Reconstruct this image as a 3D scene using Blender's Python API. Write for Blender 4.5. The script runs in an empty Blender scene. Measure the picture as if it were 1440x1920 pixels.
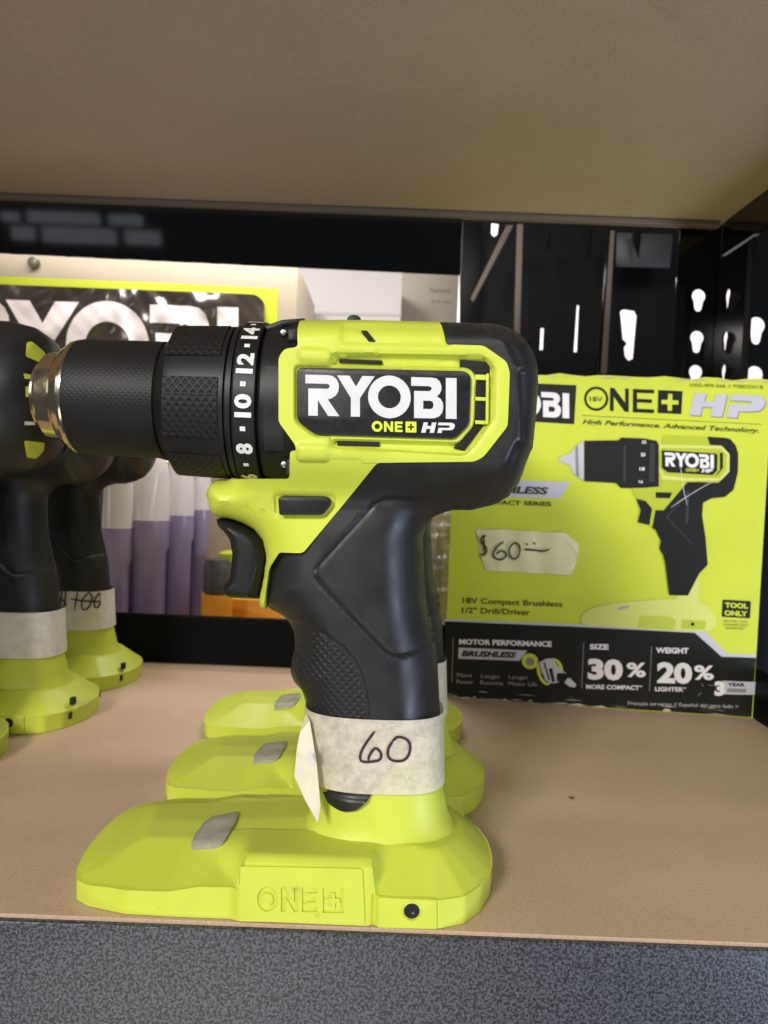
import bpy, math, random
import numpy as np
from mathutils import Vector, Matrix, geometry
random.seed(7)
scene = bpy.context.scene
COL = scene.collection

# ------------------------------------------------------------------ camera
F = 1442.0
HC = 0.137                       # lens height above the shelf board
PITCH = math.radians(2.4); ROLL = math.radians(2.25); YAW = 0.0
CAM = Vector((0, 0, HC))
fw = Vector((math.sin(YAW)*math.cos(PITCH), math.cos(YAW)*math.cos(PITCH), -math.sin(PITCH)))
r0 = Vector((math.cos(YAW), -math.sin(YAW), 0)); u0 = r0.cross(fw)
rt = math.cos(ROLL)*r0 + math.sin(ROLL)*u0
up = -math.sin(ROLL)*r0 + math.cos(ROLL)*u0
cam = bpy.data.cameras.new('camera'); camo = bpy.data.objects.new('camera', cam); COL.objects.link(camo)
m = Matrix((rt, up, -fw)).transposed().to_4x4(); m.translation = CAM
camo.matrix_world = m
cam.sensor_fit = 'HORIZONTAL'; cam.sensor_width = 36; cam.lens = 36*F/1440
cam.clip_start = 0.01; cam.clip_end = 50
cam.dof.use_dof = True; cam.dof.focus_distance = 0.243; cam.dof.aperture_fstop = 30
scene.camera = camo

def ray(px, py): return fw + rt*((px-720)/F) + up*(-(py-960)/F)
def U(px, py, Y):                # pixel -> point on the plane at depth Y
    d = ray(px, py); return CAM + d*(Y/d.y)
def G(px, py, z=0.0):            # pixel -> point on a level plane
    d = ray(px, py); return CAM + d*((z-HC)/d.z)
def UX(px, py, Y):
    p = U(px, py, Y); return (p.x, p.z)

# ------------------------------------------------------------------ materials
def mat(name, col, rough=0.5, metal=0.0, var=0.0, vscale=40, bump=0.0, bscale=600, bdist=0.0005, spec=0.5, coat=0.0, rvar=0.0, alpha=1.0, trans=0.0, emit=None):
    M = bpy.data.materials.new(name); M.use_nodes = True
    nt = M.node_tree; b = nt.nodes['Principled BSDF']
    b.inputs['Base Color'].default_value = (*col, 1); b.inputs['Roughness'].default_value = rough
    b.inputs['Metallic'].default_value = metal; b.inputs['Specular IOR Level'].default_value = spec
    b.inputs['Coat Weight'].default_value = coat
    b.inputs['Alpha'].default_value = alpha; b.inputs['Transmission Weight'].default_value = trans
    tc = nt.nodes.new('ShaderNodeTexCoord')
    def noise(s, d=6):
        n = nt.nodes.new('ShaderNodeTexNoise'); n.inputs['Scale'].default_value = s; n.inputs['Detail'].default_value = d
        nt.links.new(tc.outputs['Object'], n.inputs['Vector']); return n
    if var:
        n = noise(vscale); r = nt.nodes.new('ShaderNodeValToRGB')
        r.color_ramp.elements[0].position = .3; r.color_ramp.elements[1].position = .7
        r.color_ramp.elements[0].color = (*[c*(1-var) for c in col], 1)
        r.color_ramp.elements[1].color = (*[min(1, c*(1+var)) for c in col], 1)
        nt.links.new(n.outputs['Fac'], r.inputs['Fac']); nt.links.new(r.outputs['Color'], b.inputs['Base Color'])
    if rvar:
        n = noise(vscale*1.7); mr = nt.nodes.new('ShaderNodeMapRange')
        mr.inputs['To Min'].default_value = max(.02, rough-rvar); mr.inputs['To Max'].default_value = rough+rvar
        mr.inputs['From Min'].default_value = .3; mr.inputs['From Max'].default_value = .7
        nt.links.new(n.outputs['Fac'], mr.inputs['Value']); nt.links.new(mr.outputs['Result'], b.inputs['Roughness'])
    if bump:
        n = noise(bscale, 3); bp = nt.nodes.new('ShaderNodeBump'); bp.inputs['Strength'].default_value = bump; bp.inputs['Distance'].default_value = bdist
        nt.links.new(n.outputs['Fac'], bp.inputs['Height']); nt.links.new(bp.outputs['Normal'], b.inputs['Normal'])
    if emit:
        b.inputs['Emission Color'].default_value = (*emit, 1)
    return M
def N(M, t): return M.node_tree.nodes.new(t)
def L(M, a, b): M.node_tree.links.new(a, b)

LIME = (0.525, 0.595, 0.06)
m_lime = mat('lime_plastic', LIME, .46, var=.04, vscale=60, bump=.3, bscale=2200, bdist=.00006, rvar=.07, spec=.4)
def dirt(M, col, sc, lo, hi, amt):
    b = M.node_tree.nodes['Principled BSDF']; lk = b.inputs['Base Color'].links[0].from_socket
    tc = N(M, 'ShaderNodeTexCoord'); n = N(M, 'ShaderNodeTexNoise'); n.inputs['Scale'].default_value = sc; n.inputs['Detail'].default_value = 9; n.inputs['Roughness'].default_value = .8
    L(M, tc.outputs['Object'], n.inputs['Vector']); r = N(M, 'ShaderNodeMapRange'); r.inputs['From Min'].default_value = lo; r.inputs['From Max'].default_value = hi; r.inputs['To Max'].default_value = amt
    L(M, n.outputs['Fac'], r.inputs['Value']); mx = N(M, 'ShaderNodeMix'); mx.data_type = 'RGBA'; L(M, r.outputs['Result'], mx.inputs[0]); L(M, lk, mx.inputs[6]); mx.inputs[7].default_value = (*col, 1)
    L(M, mx.outputs[2], b.inputs['Base Color'])
m_rub = mat('black_rubber', (.0125, .013, .0142), .45, spec=.42, var=.25, vscale=70, bump=.4, bscale=3000, bdist=.00007, rvar=.08)
dirt(m_rub, (.13, .13, .125), 620, .69, .73, .55); dirt(m_rub, (.03, .03, .03), 45, .55, .75, .6)
dirt(m_lime, (.10, .11, .03), 75, .62, .72, .45)
m_blk = mat('black_plastic', (.009, .009, .009), .45, spec=.3, bump=.3, bscale=3000, bdist=.00004, rvar=.05)
m_hard = mat('grey_black_plastic', (.016, .016, .017), .42, spec=.35, bump=.2, bscale=3000, bdist=.00004)
m_void = mat('opening_shade', (.004, .004, .004), .8)  # black on solid pieces, painting the shade inside slots and holes
m_chrome = mat('champagne_steel', (.72, .62, .42), .16, metal=1.0, rvar=.05, vscale=120)
m_steel = mat('screw_steel', (.30, .30, .30), .35, metal=1)
m_plate = mat('badge_black', (.009, .010, .012), .38, spec=.35, bump=.15, bscale=2500, bdist=.00004, rvar=.08, vscale=200)
m_white = mat('print_white', (.60, .60, .61), .5, var=.05, vscale=250)
m_num = mat('number_white', (.72, .72, .70), .5, var=.1, vscale=400)
m_llet = mat('print_lime', (.58, .70, .03), .5)
m_led = mat('frosted_lens', (.33, .33, .25), .25, var=.10, vscale=200, bump=.15, bscale=400, bdist=.0003)
m_ink = mat('marker_ink', (.035, .006, .022), .45)
m_ink2 = mat('black_marker', (.012, .010, .012), .45)

# crosshatched knurl for the chuck sleeve
def knurl(name, col, rough, sc, ang=True, kst=.22):
    M = mat(name, col, rough, spec=.25); nt = M.node_tree; b = nt.nodes['Principled BSDF']
    tc = N(M, 'ShaderNodeTexCoord'); sp = N(M, 'ShaderNodeSeparateXYZ'); L(M, tc.outputs['Object'], sp.inputs[0])
    def op(o, a, c=None, v=None):
        n = N(M, 'ShaderNodeMath'); n.operation = o; L(M, a, n.inputs[0])
        if c is not None: L(M, c, n.inputs[1])
        if v is not None: n.inputs[1].default_value = v
        return n.outputs[0]
    if ang:
        cy = op('ADD', sp.outputs['Y'], v=0.0); cz = op('SUBTRACT', sp.outputs['Z'], v=ZC)
        an = op('ARCTAN2', cz, cy); w = op('MULTIPLY', an, v=0.0197)
    else:
        w = sp.outputs['Z']
    a = op('SINE', op('MULTIPLY', op('ADD', sp.outputs['X'], w), v=sc))
    c = op('SINE', op('MULTIPLY', op('SUBTRACT', sp.outputs['X'], w), v=sc))
    h = op('MAXIMUM', a, c)
    bp = N(M, 'ShaderNodeBump'); bp.inputs['Strength'].default_value = kst; bp.inputs['Distance'].default_value = .00030
    L(M, h, bp.inputs['Height']); L(M, bp.outputs['Normal'], b.inputs['Normal'])
    return M
YM = 0.266                       # middle plane of the front drill
R0 = Vector((-0.03, YM, 0))
ZC = UX(330, 752, YM)[1]         # height of the chuck axis
m_knurl = knurl('knurled_sleeve', (.009, .0085, .008), .5, 3300, kst=.11)
m_knurl2 = knurl('knurled_pad', (.009, .0085, .008), .5, 2400, kst=.45)
m_gript = knurl('pebbled_grip', (.016, .016, .018), .5, 2300, False, .55)

# masking tape: paper, slightly see-through
def tape_mat(name, c1, c2, tr):
    M = mat(name, c1, .6, var=0); nt = M.node_tree; b = nt.nodes['Principled BSDF']
    tc = N(M, 'ShaderNodeTexCoord')
    n = N(M, 'ShaderNodeTexNoise'); n.inputs['Scale'].default_value = 260; n.inputs['Detail'].default_value = 9; n.inputs['Roughness'].default_value = .7
    L(M, tc.outputs['Object'], n.inputs['Vector'])
    r = N(M, 'ShaderNodeValToRGB'); r.color_ramp.elements[0].position = .40; r.color_ramp.elements[1].position = .56
    r.color_ramp.elements[0].color = (*c2, 1); r.color_ramp.elements[1].color = (*c1, 1)
    L(M, n.outputs['Fac'], r.inputs['Fac']); L(M, r.outputs['Color'], b.inputs['Base Color'])
    mr = N(M, 'ShaderNodeMapRange'); mr.inputs['From Min'].default_value = .35; mr.inputs['From Max'].default_value = .6
    mr.inputs['To Min'].default_value = 1-tr*.9; mr.inputs['To Max'].default_value = 1-tr*.5
    L(M, n.outputs['Fac'], mr.inputs['Value']); L(M, mr.outputs['Result'], b.inputs['Alpha'])
    w = N(M, 'ShaderNodeTexNoise'); w.inputs['Scale'].default_value = 900
    L(M, tc.outputs['Object'], w.inputs['Vector'])
    bp = N(M, 'ShaderNodeBump'); bp.inputs['Strength'].default_value = .5; bp.inputs['Distance'].default_value = .0002
    L(M, w.outputs['Fac'], bp.inputs['Height']); L(M, bp.outputs['Normal'], b.inputs['Normal'])
    return M
m_tape = tape_mat('masking_tape', (.70, .64, .50), (.65, .60, .47), .46)
m_tapew = tape_mat('white_tape', (.74, .70, .64), (.68, .64, .58), .18)
m_flap = mat('tape_flap', (.66, .60, .44), .6, var=.08, vscale=120)

# ------------------------------------------------------------------ mesh helpers
def setprops(o, label=None, cat=None, group=None, kind=None):
    if label: o['label'] = label
    if cat: o['category'] = cat
    if group: o['group'] = group
    if kind: o['kind'] = kind
    return o
def thing(name, loc, label, cat, group=None, kind=None):
    o = bpy.data.objects.new(name, None); COL.objects.link(o); o.location = loc; o.empty_display_size = .02
    return setprops(o, label, cat, group, kind)
def obj(name, V, Fc, mats, parent=None, origin=None, smooth=None, fmat=None):
    me = bpy.data.meshes.new(name)
    org = Vector(origin) if origin is not None else (parent.location.copy() if parent is not None and parent.type == 'EMPTY' else Vector((0, 0, 0)))
    if parent is not None and parent.type != 'EMPTY' and parent.parent is not None: org = parent.parent.location.copy()
    me.from_pydata([tuple(Vector(v)-org) for v in V], [], [tuple(f) for f in Fc]); me.validate()
    if not isinstance(mats, (list, tuple)): mats = [mats]
    for q in mats: me.materials.append(q)
    if fmat is not None:
        for p, k in zip(me.polygons, fmat): p.material_index = k
    if smooth is not None:
        me.polygons.foreach_set('use_smooth', [True]*len(me.polygons)); me.set_sharp_from_angle(angle=math.radians(smooth))
    me.update()
    o = bpy.data.objects.new(name, me); COL.objects.link(o)
    if parent is not None: o.parent = parent
    else: o.location = org
    return o

def rnd(poly, r, k=5):           # round the corners of a polygon
    n = len(poly); out = []
    for i in range(n):
        p = np.array(poly[i], float); a = np.array(poly[i-1], float); b = np.array(poly[(i+1) % n], float)
        ri = r[i] if isinstance(r, (list, tuple)) else r
        da = np.linalg.norm(a-p); db = np.linalg.norm(b-p)
        t = min(ri, da*.45, db*.45)
        if t < 1e-9: out += [tuple(p)]*1; continue
        A = p+(a-p)/da*t; B = p+(b-p)/db*t
        for j in range(k):
            s = j/(k-1); out.append(tuple((1-s)**2*A+2*s*(1-s)*p+s*s*B))
    return out
def densify(poly, step):
    out = []; n = len(poly)
    for i in range(n):
        a = np.array(poly[i], float); b = np.array(poly[(i+1) % n], float); l = np.linalg.norm(b-a)
        m_ = max(1, int(round(l/step)))
        for j in range(m_): out.append(tuple(a+(b-a)*j/m_))
    # drop near-duplicates
    res = [out[0]]
    for q in out[1:]:
        if abs(q[0]-res[-1][0])+abs(q[1]-res[-1][1]) > 1e-6: res.append(q)
    return res
def inside(P, poly):
    P = np.asarray(P, float); x, y = P[:, 0], P[:, 1]; c = np.zeros(len(P), bool)
    n = len(poly); j = n-1
    for i in range(n):
        xi, yi = poly[i]; xj, yj = poly[j]
        if yi != yj:
            c ^= ((yi > y) != (yj > y)) & (x < (xj-xi)*(y-yi)/(yj-yi)+xi)
        j = i
    return c
def dist(P, poly, closed=True):
    P = np.asarray(P, float); best = np.full(len(P), 1e9); n = len(poly)
    for i in range(n if closed else n-1):
        a = np.array(poly[i], float); b = np.array(poly[(i+1) % n], float); ab = b-a; l2 = ab@ab
        if l2 == 0: continue
        t = np.clip(((P-a)@ab)/l2, 0, 1); q = a+t[:, None]*ab
        best = np.minimum(best, np.hypot(*(P-q).T))
    return best
def sdf(P, poly):
    d = dist(P, poly); return np.where(inside(P, poly), -d, d)
def tri(contours, extra=None, eps=1e-7):      # constrained triangulation, first contour outer, the others holes
    V = []; E = []
    for c in contours:
        b = len(V); V += [Vector((q[0], q[1])) for q in c]; E += [(b+i, b+(i+1) % len(c)) for i in range(len(c))]
    if extra is not None: V += [Vector((q[0], q[1])) for q in extra]
    vo, eo, fo, _, _, _ = geometry.delaunay_2d_cdt(V, E, [], 0, eps)
    VV = np.array([(v.x, v.y) for v in vo]); C = np.array([VV[list(f)].mean(0) for f in fo])
    k = inside(C, contours[0])
    for h in contours[1:]: k &= ~inside(C, h)
    fs = [tuple(f) for f, q in zip(fo, k) if q]
    used = sorted({i for f in fs for i in f}); mp = {u: i for i, u in enumerate(used)}
    return VV[used], [tuple(mp[i] for i in f) for f in fs]
def boundary(fs):
    c = {}
    for f in fs:
        for i in range(len(f)):
            a, b = f[i], f[(i+1) % len(f)]; c[(a, b)] = 1
    return [(a, b) for (a, b) in c if (b, a) not in c]
def grid_in(poly, step, margin):
    P = np.array(poly); lo = P.min(0); hi = P.max(0)
    gx = np.arange(lo[0], hi[0], step); gy = np.arange(lo[1], hi[1], step*.866)
    pts = np.array([(x+(step/2 if j % 2 else 0), y) for j, y in enumerate(gy) for x in gx])
    s = sdf(pts, poly); return pts[s < -margin]
def featpts(poly, w, step, outline):
    d = densify(poly, step); n = len(d); out = []
    for i in range(n):
        a = np.array(d[i-1]); b = np.array(d[(i+1) % n]); t = b-a; t /= (np.linalg.norm(t)+1e-12); nn = np.array([-t[1], t[0]])
        for s in (-w/2, w/2): out.append(np.array(d[i])+nn*s)
    out = np.array(out); return out[sdf(out, outline) < -.0002]
def hf(name, outline, hfun, step, mats, parent, feats=(), w=.0006, smooth=42, fm=None, y0=None):
    """body part symmetric about the middle plane: thickness given by hfun(points)"""
    y0 = YM if y0 is None else y0
    out = densify(outline, step); pts = grid_in(outline, step, step*.5)
    ex = [pts]
    for f in feats:
        fp = featpts(f, w, step*.8, outline); dd = dist(pts, f); pts = pts[dd > w*.9]; ex = [pts]+ex[1:]+[fp]
    V2, T = tri([out], np.vstack([e for e in ex if len(e)]))
    h = hfun(V2); n = len(V2)
    V = [(x, y0-t, z) for (x, z), t in zip(V2, h)]+[(x, y0+t, z) for (x, z), t in zip(V2, h)]
    Fc = []
    for f in T: Fc.append(f)
    Fc += [tuple(i+n for i in reversed(f)) for f in T]
    for a, b in boundary(T): Fc.append((b, a, a+n, b+n))
    k = None
    if fm is not None:
        C = np.array([V2[[i % n for i in f]].mean(0) for f in Fc]); k = [int(q) for q in fm(C)]
    return obj(name, V, Fc, mats, parent, smooth=smooth, fmat=k)
def offset(poly, d):
    """move a polygon inward by d (positive d = shrink for counter-clockwise outlines)"""
    P = [np.array(p, float) for p in poly]; n = len(P)
    A = sum(P[i][0]*P[(i+1) % n][1]-P[(i+1) % n][0]*P[i][1] for i in range(n)); s = 1 if A > 0 else -1
    out = []
    for i in range(n):
        a = P[i]-P[i-1]; b = P[(i+1) % n]-P[i]; a /= np.linalg.norm(a)+1e-12; b /= np.linalg.norm(b)+1e-12
        na = np.array([-a[1], a[0]])*s; nb = np.array([-b[1], b[0]])*s; m_ = na+nb; l = m_@m_
        if l < .3: m_ = na; l = 1
        out.append(tuple(P[i]+m_*(2*d/l if l != 1 else d)))
    return out
def slab(name, poly, yn, yf, bev, mats, parent, r=0, smooth=35, origin=None, k=5, both=False):
    """plate with rounded corners in the x-z plane, near face at yn, far face at yf, bevelled near rim"""
    rings = []
    lv = [(0, yf)] if not both else [(bev, yf), (bev*.3, yf-bev*.3*np.sign(yf-yn)), (0, yf-bev*np.sign(yf-yn))]
    s = 1 if yf > yn else -1
    lv += [(0, yn+bev*s), (bev*.3, yn+bev*.3*s), (bev, yn)]
    for ins, y in lv:
        q = offset(poly, ins) if ins else poly
        q = rnd(q, max(r-ins, .00005), k) if r else q
        rings.append([(x, y, z) for x, z in q])
    V = [v for g in rings for v in g]; n = len(rings[0]); Fc = []
    for i in range(len(rings)-1):
        for j in range(n): Fc.append((i*n+j, i*n+(j+1) % n, (i+1)*n+(j+1) % n, (i+1)*n+j))
    _, T = None, None
    base = (len(rings)-1)*n
    for b_, fl in ((base, False), (0, True)):
        tr = geometry.tessellate_polygon([[Vector((v[0], v[2], 0)) for v in V[b_:b_+n]]])
        for t in tr: Fc.append(tuple(b_+i for i in t))
    o = obj(name, V, Fc, mats, parent, smooth=smooth, origin=origin)
    fixn(o); return o
def fixn(o):
    import bmesh
    bm = bmesh.new(); bm.from_mesh(o.data); bmesh.ops.recalc_face_normals(bm, faces=bm.faces); bm.to_mesh(o.data); bm.free()
def flat(name, shapes, fn, mats, parent, origin=None):
    """printed marks: shapes = list of contour lists, fn maps (u, v) to space"""
    V = []; Fc = []
    for c in shapes:
        v, t = tri(c); b = len(V); V += [tuple(fn(x, y)) for x, y in v]; Fc += [tuple(b+i for i in f) for f in t]
    return obj(name, V, Fc, mats, parent, origin=origin)
def lathe(name, prof, mats, parent, n=72, cy=None, cz=None, smooth=30, fm=None):
    """prof: (x, radius) list around the chuck axis"""
    cy = YM if cy is None else cy; cz = ZC if cz is None else cz
    V = []; Fc = []; k = []
    for x, r in prof:
        for j in range(n):
            a = 2*math.pi*j/n; V.append((x, cy-r*math.cos(a), cz+r*math.sin(a)))
    for i in range(len(prof)-1):
        for j in range(n): Fc.append((i*n+j, i*n+(j+1) % n, (i+1)*n+(j+1) % n, (i+1)*n+j)); k.append(0)
    Fc.append(tuple(range(n-1, -1, -1))); Fc.append(tuple((len(prof)-1)*n+j for j in range(n)))
    return obj(name, V, Fc, mats, parent, smooth=smooth)
def box(name, x0, x1, y0, y1, z0, z1, mats, parent=None, bev=0, origin=None):
    if bev:
        return slab(name, [(x0, z0), (x1, z0), (x1, z1), (x0, z1)], y0, y1, bev, mats, parent, r=bev, origin=origin, both=True, k=3)
    V = [(x, y, z) for x in (x0, x1) for y in (y0, y1) for z in (z0, z1)]
    Fc = [(0, 1, 3, 2), (4, 6, 7, 5), (0, 4, 5, 1), (2, 3, 7, 6), (0, 2, 6, 4), (1, 5, 7, 3)]
    return obj(name, V, Fc, mats, parent, origin=origin)
def ribbon(pts, w, n=6):         # hand-written stroke -> quads in the drawing plane
    P = [np.array(p, float) for p in pts]; S = []
    Q = [2*P[0]-P[1]]+P+[2*P[-1]-P[-2]]
    for i in range(1, len(Q)-2):
        for j in range(n):
            t = j/n; a, b, c, d = Q[i-1], Q[i], Q[i+1], Q[i+2]
            S.append(.5*((2*b)+(c-a)*t+(2*a-5*b+4*c-d)*t*t+(-a+3*b-3*c+d)*t**3))
    S.append(P[-1]); out = []
    for i, s in enumerate(S):
        t = S[min(i+1, len(S)-1)]-S[max(i-1, 0)]; t = t/(np.linalg.norm(t)+1e-9); nn = np.array([-t[1], t[0]])
        e = min(1, (min(i, len(S)-1-i)+1.2)/3)
        out.append((s+nn*w/2*e, s-nn*w/2*e))
    return out
def strokes(name, lines, w, fn, mats, parent, origin=None, lift=1.5e-6):
    V = []; Fc = []; c = 0
    for ln in lines:
        r = ribbon(ln, w); b = len(V)
        for i, (p, q) in enumerate(r): c += 1; V += [tuple(fn(p[0], p[1], c*lift)), tuple(fn(q[0], q[1], c*lift))]
        for i in range(len(r)-1): Fc.append((b+2*i, b+2*i+1, b+2*i+3, b+2*i+2))
    return obj(name, V, Fc, mats, parent, origin=origin)
TC = {}
def text2d(s, bold=0.0, shear=0.0, space=1.0):
    """glyph triangles of the built-in font, scaled so that the caps are 1 high and the line starts at 0"""
    key = (s, bold, shear, space)
    if key in TC: return TC[key]
    cu = bpy.data.curves.new('lettering', 'FONT'); cu.body = s; cu.offset = bold; cu.shear = shear; cu.space_character = space; cu.resolution_u = 3
    o = bpy.data.objects.new('lettering', cu); COL.objects.link(o); dg = bpy.context.evaluated_depsgraph_get(); dg.update()
    me = bpy.data.meshes.new_from_object(o.evaluated_get(dg)); V = np.array([v.co[:2] for v in me.vertices]); T = [tuple(p.vertices) for p in me.polygons]
    bpy.data.objects.remove(o); bpy.data.curves.remove(cu); bpy.data.meshes.remove(me)
    x0, x1 = V[:, 0].min(), V[:, 0].max(); V[:, 0] = (V[:, 0]-x0)/(x1-x0); V[:, 1] = (V[:, 1]+bold)/(.729+2*bold)
    TC[key] = (V, T); return TC[key]
def texts(name, items, fn, mats, parent, origin=None):
    """items: (string, x0, y_base, x1, height, slope, bold, shear) in drawing units with y downwards"""
    for (s, x0, yb, x1, h, sl, bo, sh) in items:
        V = []; Fc = []
        v, t = text2d(s, bo, sh); b = len(V)
        for a, c in v:
            x = x0+a*(x1-x0); y = yb-c*h+(x-x0)*sl; V.append(tuple(fn(x, y)))
        Fc += [tuple(b+i for i in f) for f in t]
        obj(name, V, Fc, mats, parent, origin=origin)

# custom letters --------------------------------------------------
def circ(cx, cy, r, n=40): return [(cx+r*math.cos(2*math.pi*i/n), cy+r*math.sin(2*math.pi*i/n)) for i in range(n)]
RYOBI = [
 [[(0,0),(108,0),(132,4),(150,18),(160,38),(162,56),(158,80),(146,98),(126,112),(108,117),(164,197),(110,197),(60,122),(60,197),(14,197),(14,66),(104,66),(114,62),(118,54),(114,46),(104,42),(0,42)]],
 [[(153,0),(212,0),(244,52),(275,0),(334,0),(263,108),(263,197),(219,197),(219,108)]],
 [circ(405, 98, 103), circ(405, 98, 55)[::-1]],
 [[(510,0),(606,0),(632,4),(648,18),(656,40),(655,62),(645,80),(634,90),(652,102),(663,120),(665,142),(660,168),(645,186),(622,196),(600,197),(524,197),(524,66),(596,66),(606,61),(609,54),(606,46),(596,42),(510,42)],
  [(568,112),(568,152),(604,152),(614,147),(618,133),(614,118),(604,112)]],
 [[(677,0),(729,0),(729,197),(677,197)]]]
def ring_o(cx, cy, r, t): return [circ(cx, cy, r, 28), circ(cx, cy, r-t, 28)[::-1]]
ONE = [  # 150 x 50 box, then the plus tile
 ring_o(27, 25, 26, 13),
 [[(60,0),(72,0),(92,30),(92,0),(104,0),(104,50),(92,50),(72,20),(72,50),(60,50)]],
 [[(112,0),(150,0),(150,11),(124,11),(124,19),(147,19),(147,30),(124,30),(124,39),(150,39),(150,50),(112,50)]]]
PLUS = [[[(164,-1),(216,-1),(216,51),(164,51)], [(186,9),(186,21),(174,21),(174,29),(186,29),(186,41),(194,41),(194,29),(206,29),(206,21),(194,21),(194,9)]]]
HP = [ # 0..165 x 0..50, slanted
 [[(12,0),(33,0),(29,17),(48,17),(52,0),(74,0),(62,50),(41,50),(45,31),(26,31),(21,50),(0,50)]],
 [[(84,0),(148,0),(160,5),(163,14),(159,27),(150,34),(136,36),(102,36),(99,50),(78,50),(84,25),(132,25),(138,21),(138,16),(133,13),(81,13)]]]

# ------------------------------------------------------------------ the drill
def pu(lst, Y=0.238): return [UX(x, y, Y) for x, y in lst]
def silp(lst): return [UX(x, y, .2555 if y < 625 else .2625 if y < 960 else .264) for x, y in lst]
SIL = silp([(460,600),(568,599),(598,597),(700,598),(820,601),(930,603),(958,610),(988,645),(1003,690),(1006,725),(1001,800),(997,840),(985,868),(975,905),(955,932),(925,948),(885,957),(848,957),(815,968),(799,985),(793,1010),(795,1060),(800,1130),(812,1180),(821,1240),(826,1340),(829,1480),(832,1620),
 (606,1620),(597,1525),(590,1480),(583,1400),(577,1345),(573,1320),(565,1296),(550,1281),(543,1262),(546,1240),(552,1215),(550,1185),(540,1165),(520,1150),(501,1141),(490,1141),(484,1128),(497,1065),(499,1030),(486,1001),(465,985),(430,973),(408,970),(396,960),(385,925),(393,908),(405,899),(440,898)])
SILr = rnd(SIL, .004, 4)
def sst(x, a, b):
    t = np.clip((x-a)/(b-a), 0, 1); return t*t*(3-2*t)
def base_h(P):
    P = np.asarray(P, float); d = dist(P, SILr); z = P[:, 1]
    up_ = sst(z, .127, .146); T = .0178+.0112*up_; R = .0150-.0045*up_
    return T*np.sqrt(np.clip(1-(1-np.clip(d/R, 0, 1))**2, 0.0004, 1))
def step(P, poly, amt, w=.0006): return amt*np.clip(.5-sdf(P, poly)/w, 0, 1)

drill = thing('cordless_drill', R0, 'lime and black drill at the shelf front edge, cream tape marked 60 on its handle', 'cordless drill', 'lime and black drills standing on the shelf')

# upper lime housing with raised frame and sunk channel
up_out = rnd(pu([(524,672),(535,656),(560,653)])+pu([(566,601),(598,597),(820,602)], .2530)+pu([(836,648),(905,650),(948,680),(954,700),(950,800),(905,857),(888,866),(676,868),(640,893),(556,898),(556,836),(524,792)]), .0012, 4)
chan = rnd(pu([(622,666),(906,670),(925,690),(922,788),(872,853),(622,838)]), .0015, 4)
rim = rnd(pu([(546,683),(878,690),(893,704),(889,797),(859,832),(586,824),(547,792)]), .0018, 4)
topf = rnd(pu([(640,604),(830,606),(845,650),(640,646)]), .001, 3)
lug = rnd(pu([(562,655),(612,657),(632,668),(622,680),(562,678)]), .001, 3)
lug2 = rnd(pu([(560,834),(618,836),(612,868),(560,866)]), .001, 3)
bad_in = rnd(pu([(554,686),(874,693),(886,704),(883,796),(855,826),(589,818),(554,790)]), .0014, 4)
low = rnd(pu([(545,868),(676,869),(640,895),(545,902)]), .001, 3)
def h_up(P):
    h = base_h(P)+.0011
    h = h-step(P, chan, .0034, .0012)
    h = np.maximum(h, np.where(sdf(P, rim) < .0004, .0290, 0)-np.clip(sdf(P, rim)+.0002, 0, 1)*4)
    h += step(P, lug, .0013, .0012)+step(P, lug2, .0012, .0012)-step(P, topf, .0012, .0012)-step(P, low, .0022, .002)
    k = np.clip(.5-sdf(P, bad_in)/.0006, 0, 1)
    return h*(1-k)+.0286*k
hf('motor_housing', up_out, h_up, .0013, m_lime, drill, feats=[chan, rim, bad_in, topf, lug, lug2, low], w=.0009)
YL = YM-.0294
badge = slab('badge', pu([(557,689),(872,696),(883,705),(880,796),(853,823),(591,815),(557,789)], YL), YL-.0006, YL+.002, .0004, m_plate, drill, r=.0016)
YB = YL-.00075
c1 = lambda x, y: UX(x/2.571+480, y/2.571+560, YB)
def put(kx, ky, sl, x0, y0, fnxy, Y=None): return lambda u, v: Vector((fnxy(x0+u*kx, y0+v*ky+u*kx*sl)[0], YB if Y is None else Y, fnxy(x0+u*kx, y0+v*ky+u*kx*sl)[1]))
flat('badge_lettering', RYOBI, put(1, 1, 17/728, 238, 366, c1), m_white, badge)
flat('badge_lettering', ONE+PLUS, put(1, 1, .02, 557, 590, c1), m_llet, badge)
flat('badge_lettering', HP, put(1, 1, .015, 796, 596, c1), m_white, badge)
# vents
def dark(px, Y=None, d=.0004, name='vent_slot', mm=None):
    q = pu(px); c = np.mean(np.array(q), 0); yy = YM-float(max(h_up(np.array(q+[tuple(c)])))) if Y is None else Y
    q = pu(px, yy)
    return slab(name, q, yy-d, yy+.002, .0001, mm or m_void, drill, r=.0003, k=3)
YV = YM-.0272
dark([(636,673),(717,676),(717,683),(636,680)], YV); dark([(632,827),(712,829),(712,837),(632,835)], YV)
v = dark([(862,675),(912,678),(918,688),(915,787),(870,845),(850,840),(888,792),(890,700),(878,691),(862,690)], YV)
for (a, b) in ((702, 712), (744, 751), (788, 795)):
    slab('vent_bar', pu([(891,a),(913,a+1),(913,b+1),(891,b)], YV-.0012), YV-.0014, YV, .0002, m_lime, drill, r=.0002, k=3)
slab('vent_bar', pu([(912,700),(917,700),(916,796),(911,796)], YV-.0018), YV-.0017, YV, .0002, m_lime, drill, r=.0002, k=3)
dark([(676,620),(688,620),(705,641),(692,641)], None)

q = U(664, 602, .262)
slab('top_nub', [(q.x+.0024*math.cos(t), q.z+.0018*math.sin(t)) for t in np.linspace(0, 6.28, 16, endpoint=False)], .260, .266, .0006, m_blk, drill, smooth=40)
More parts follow.
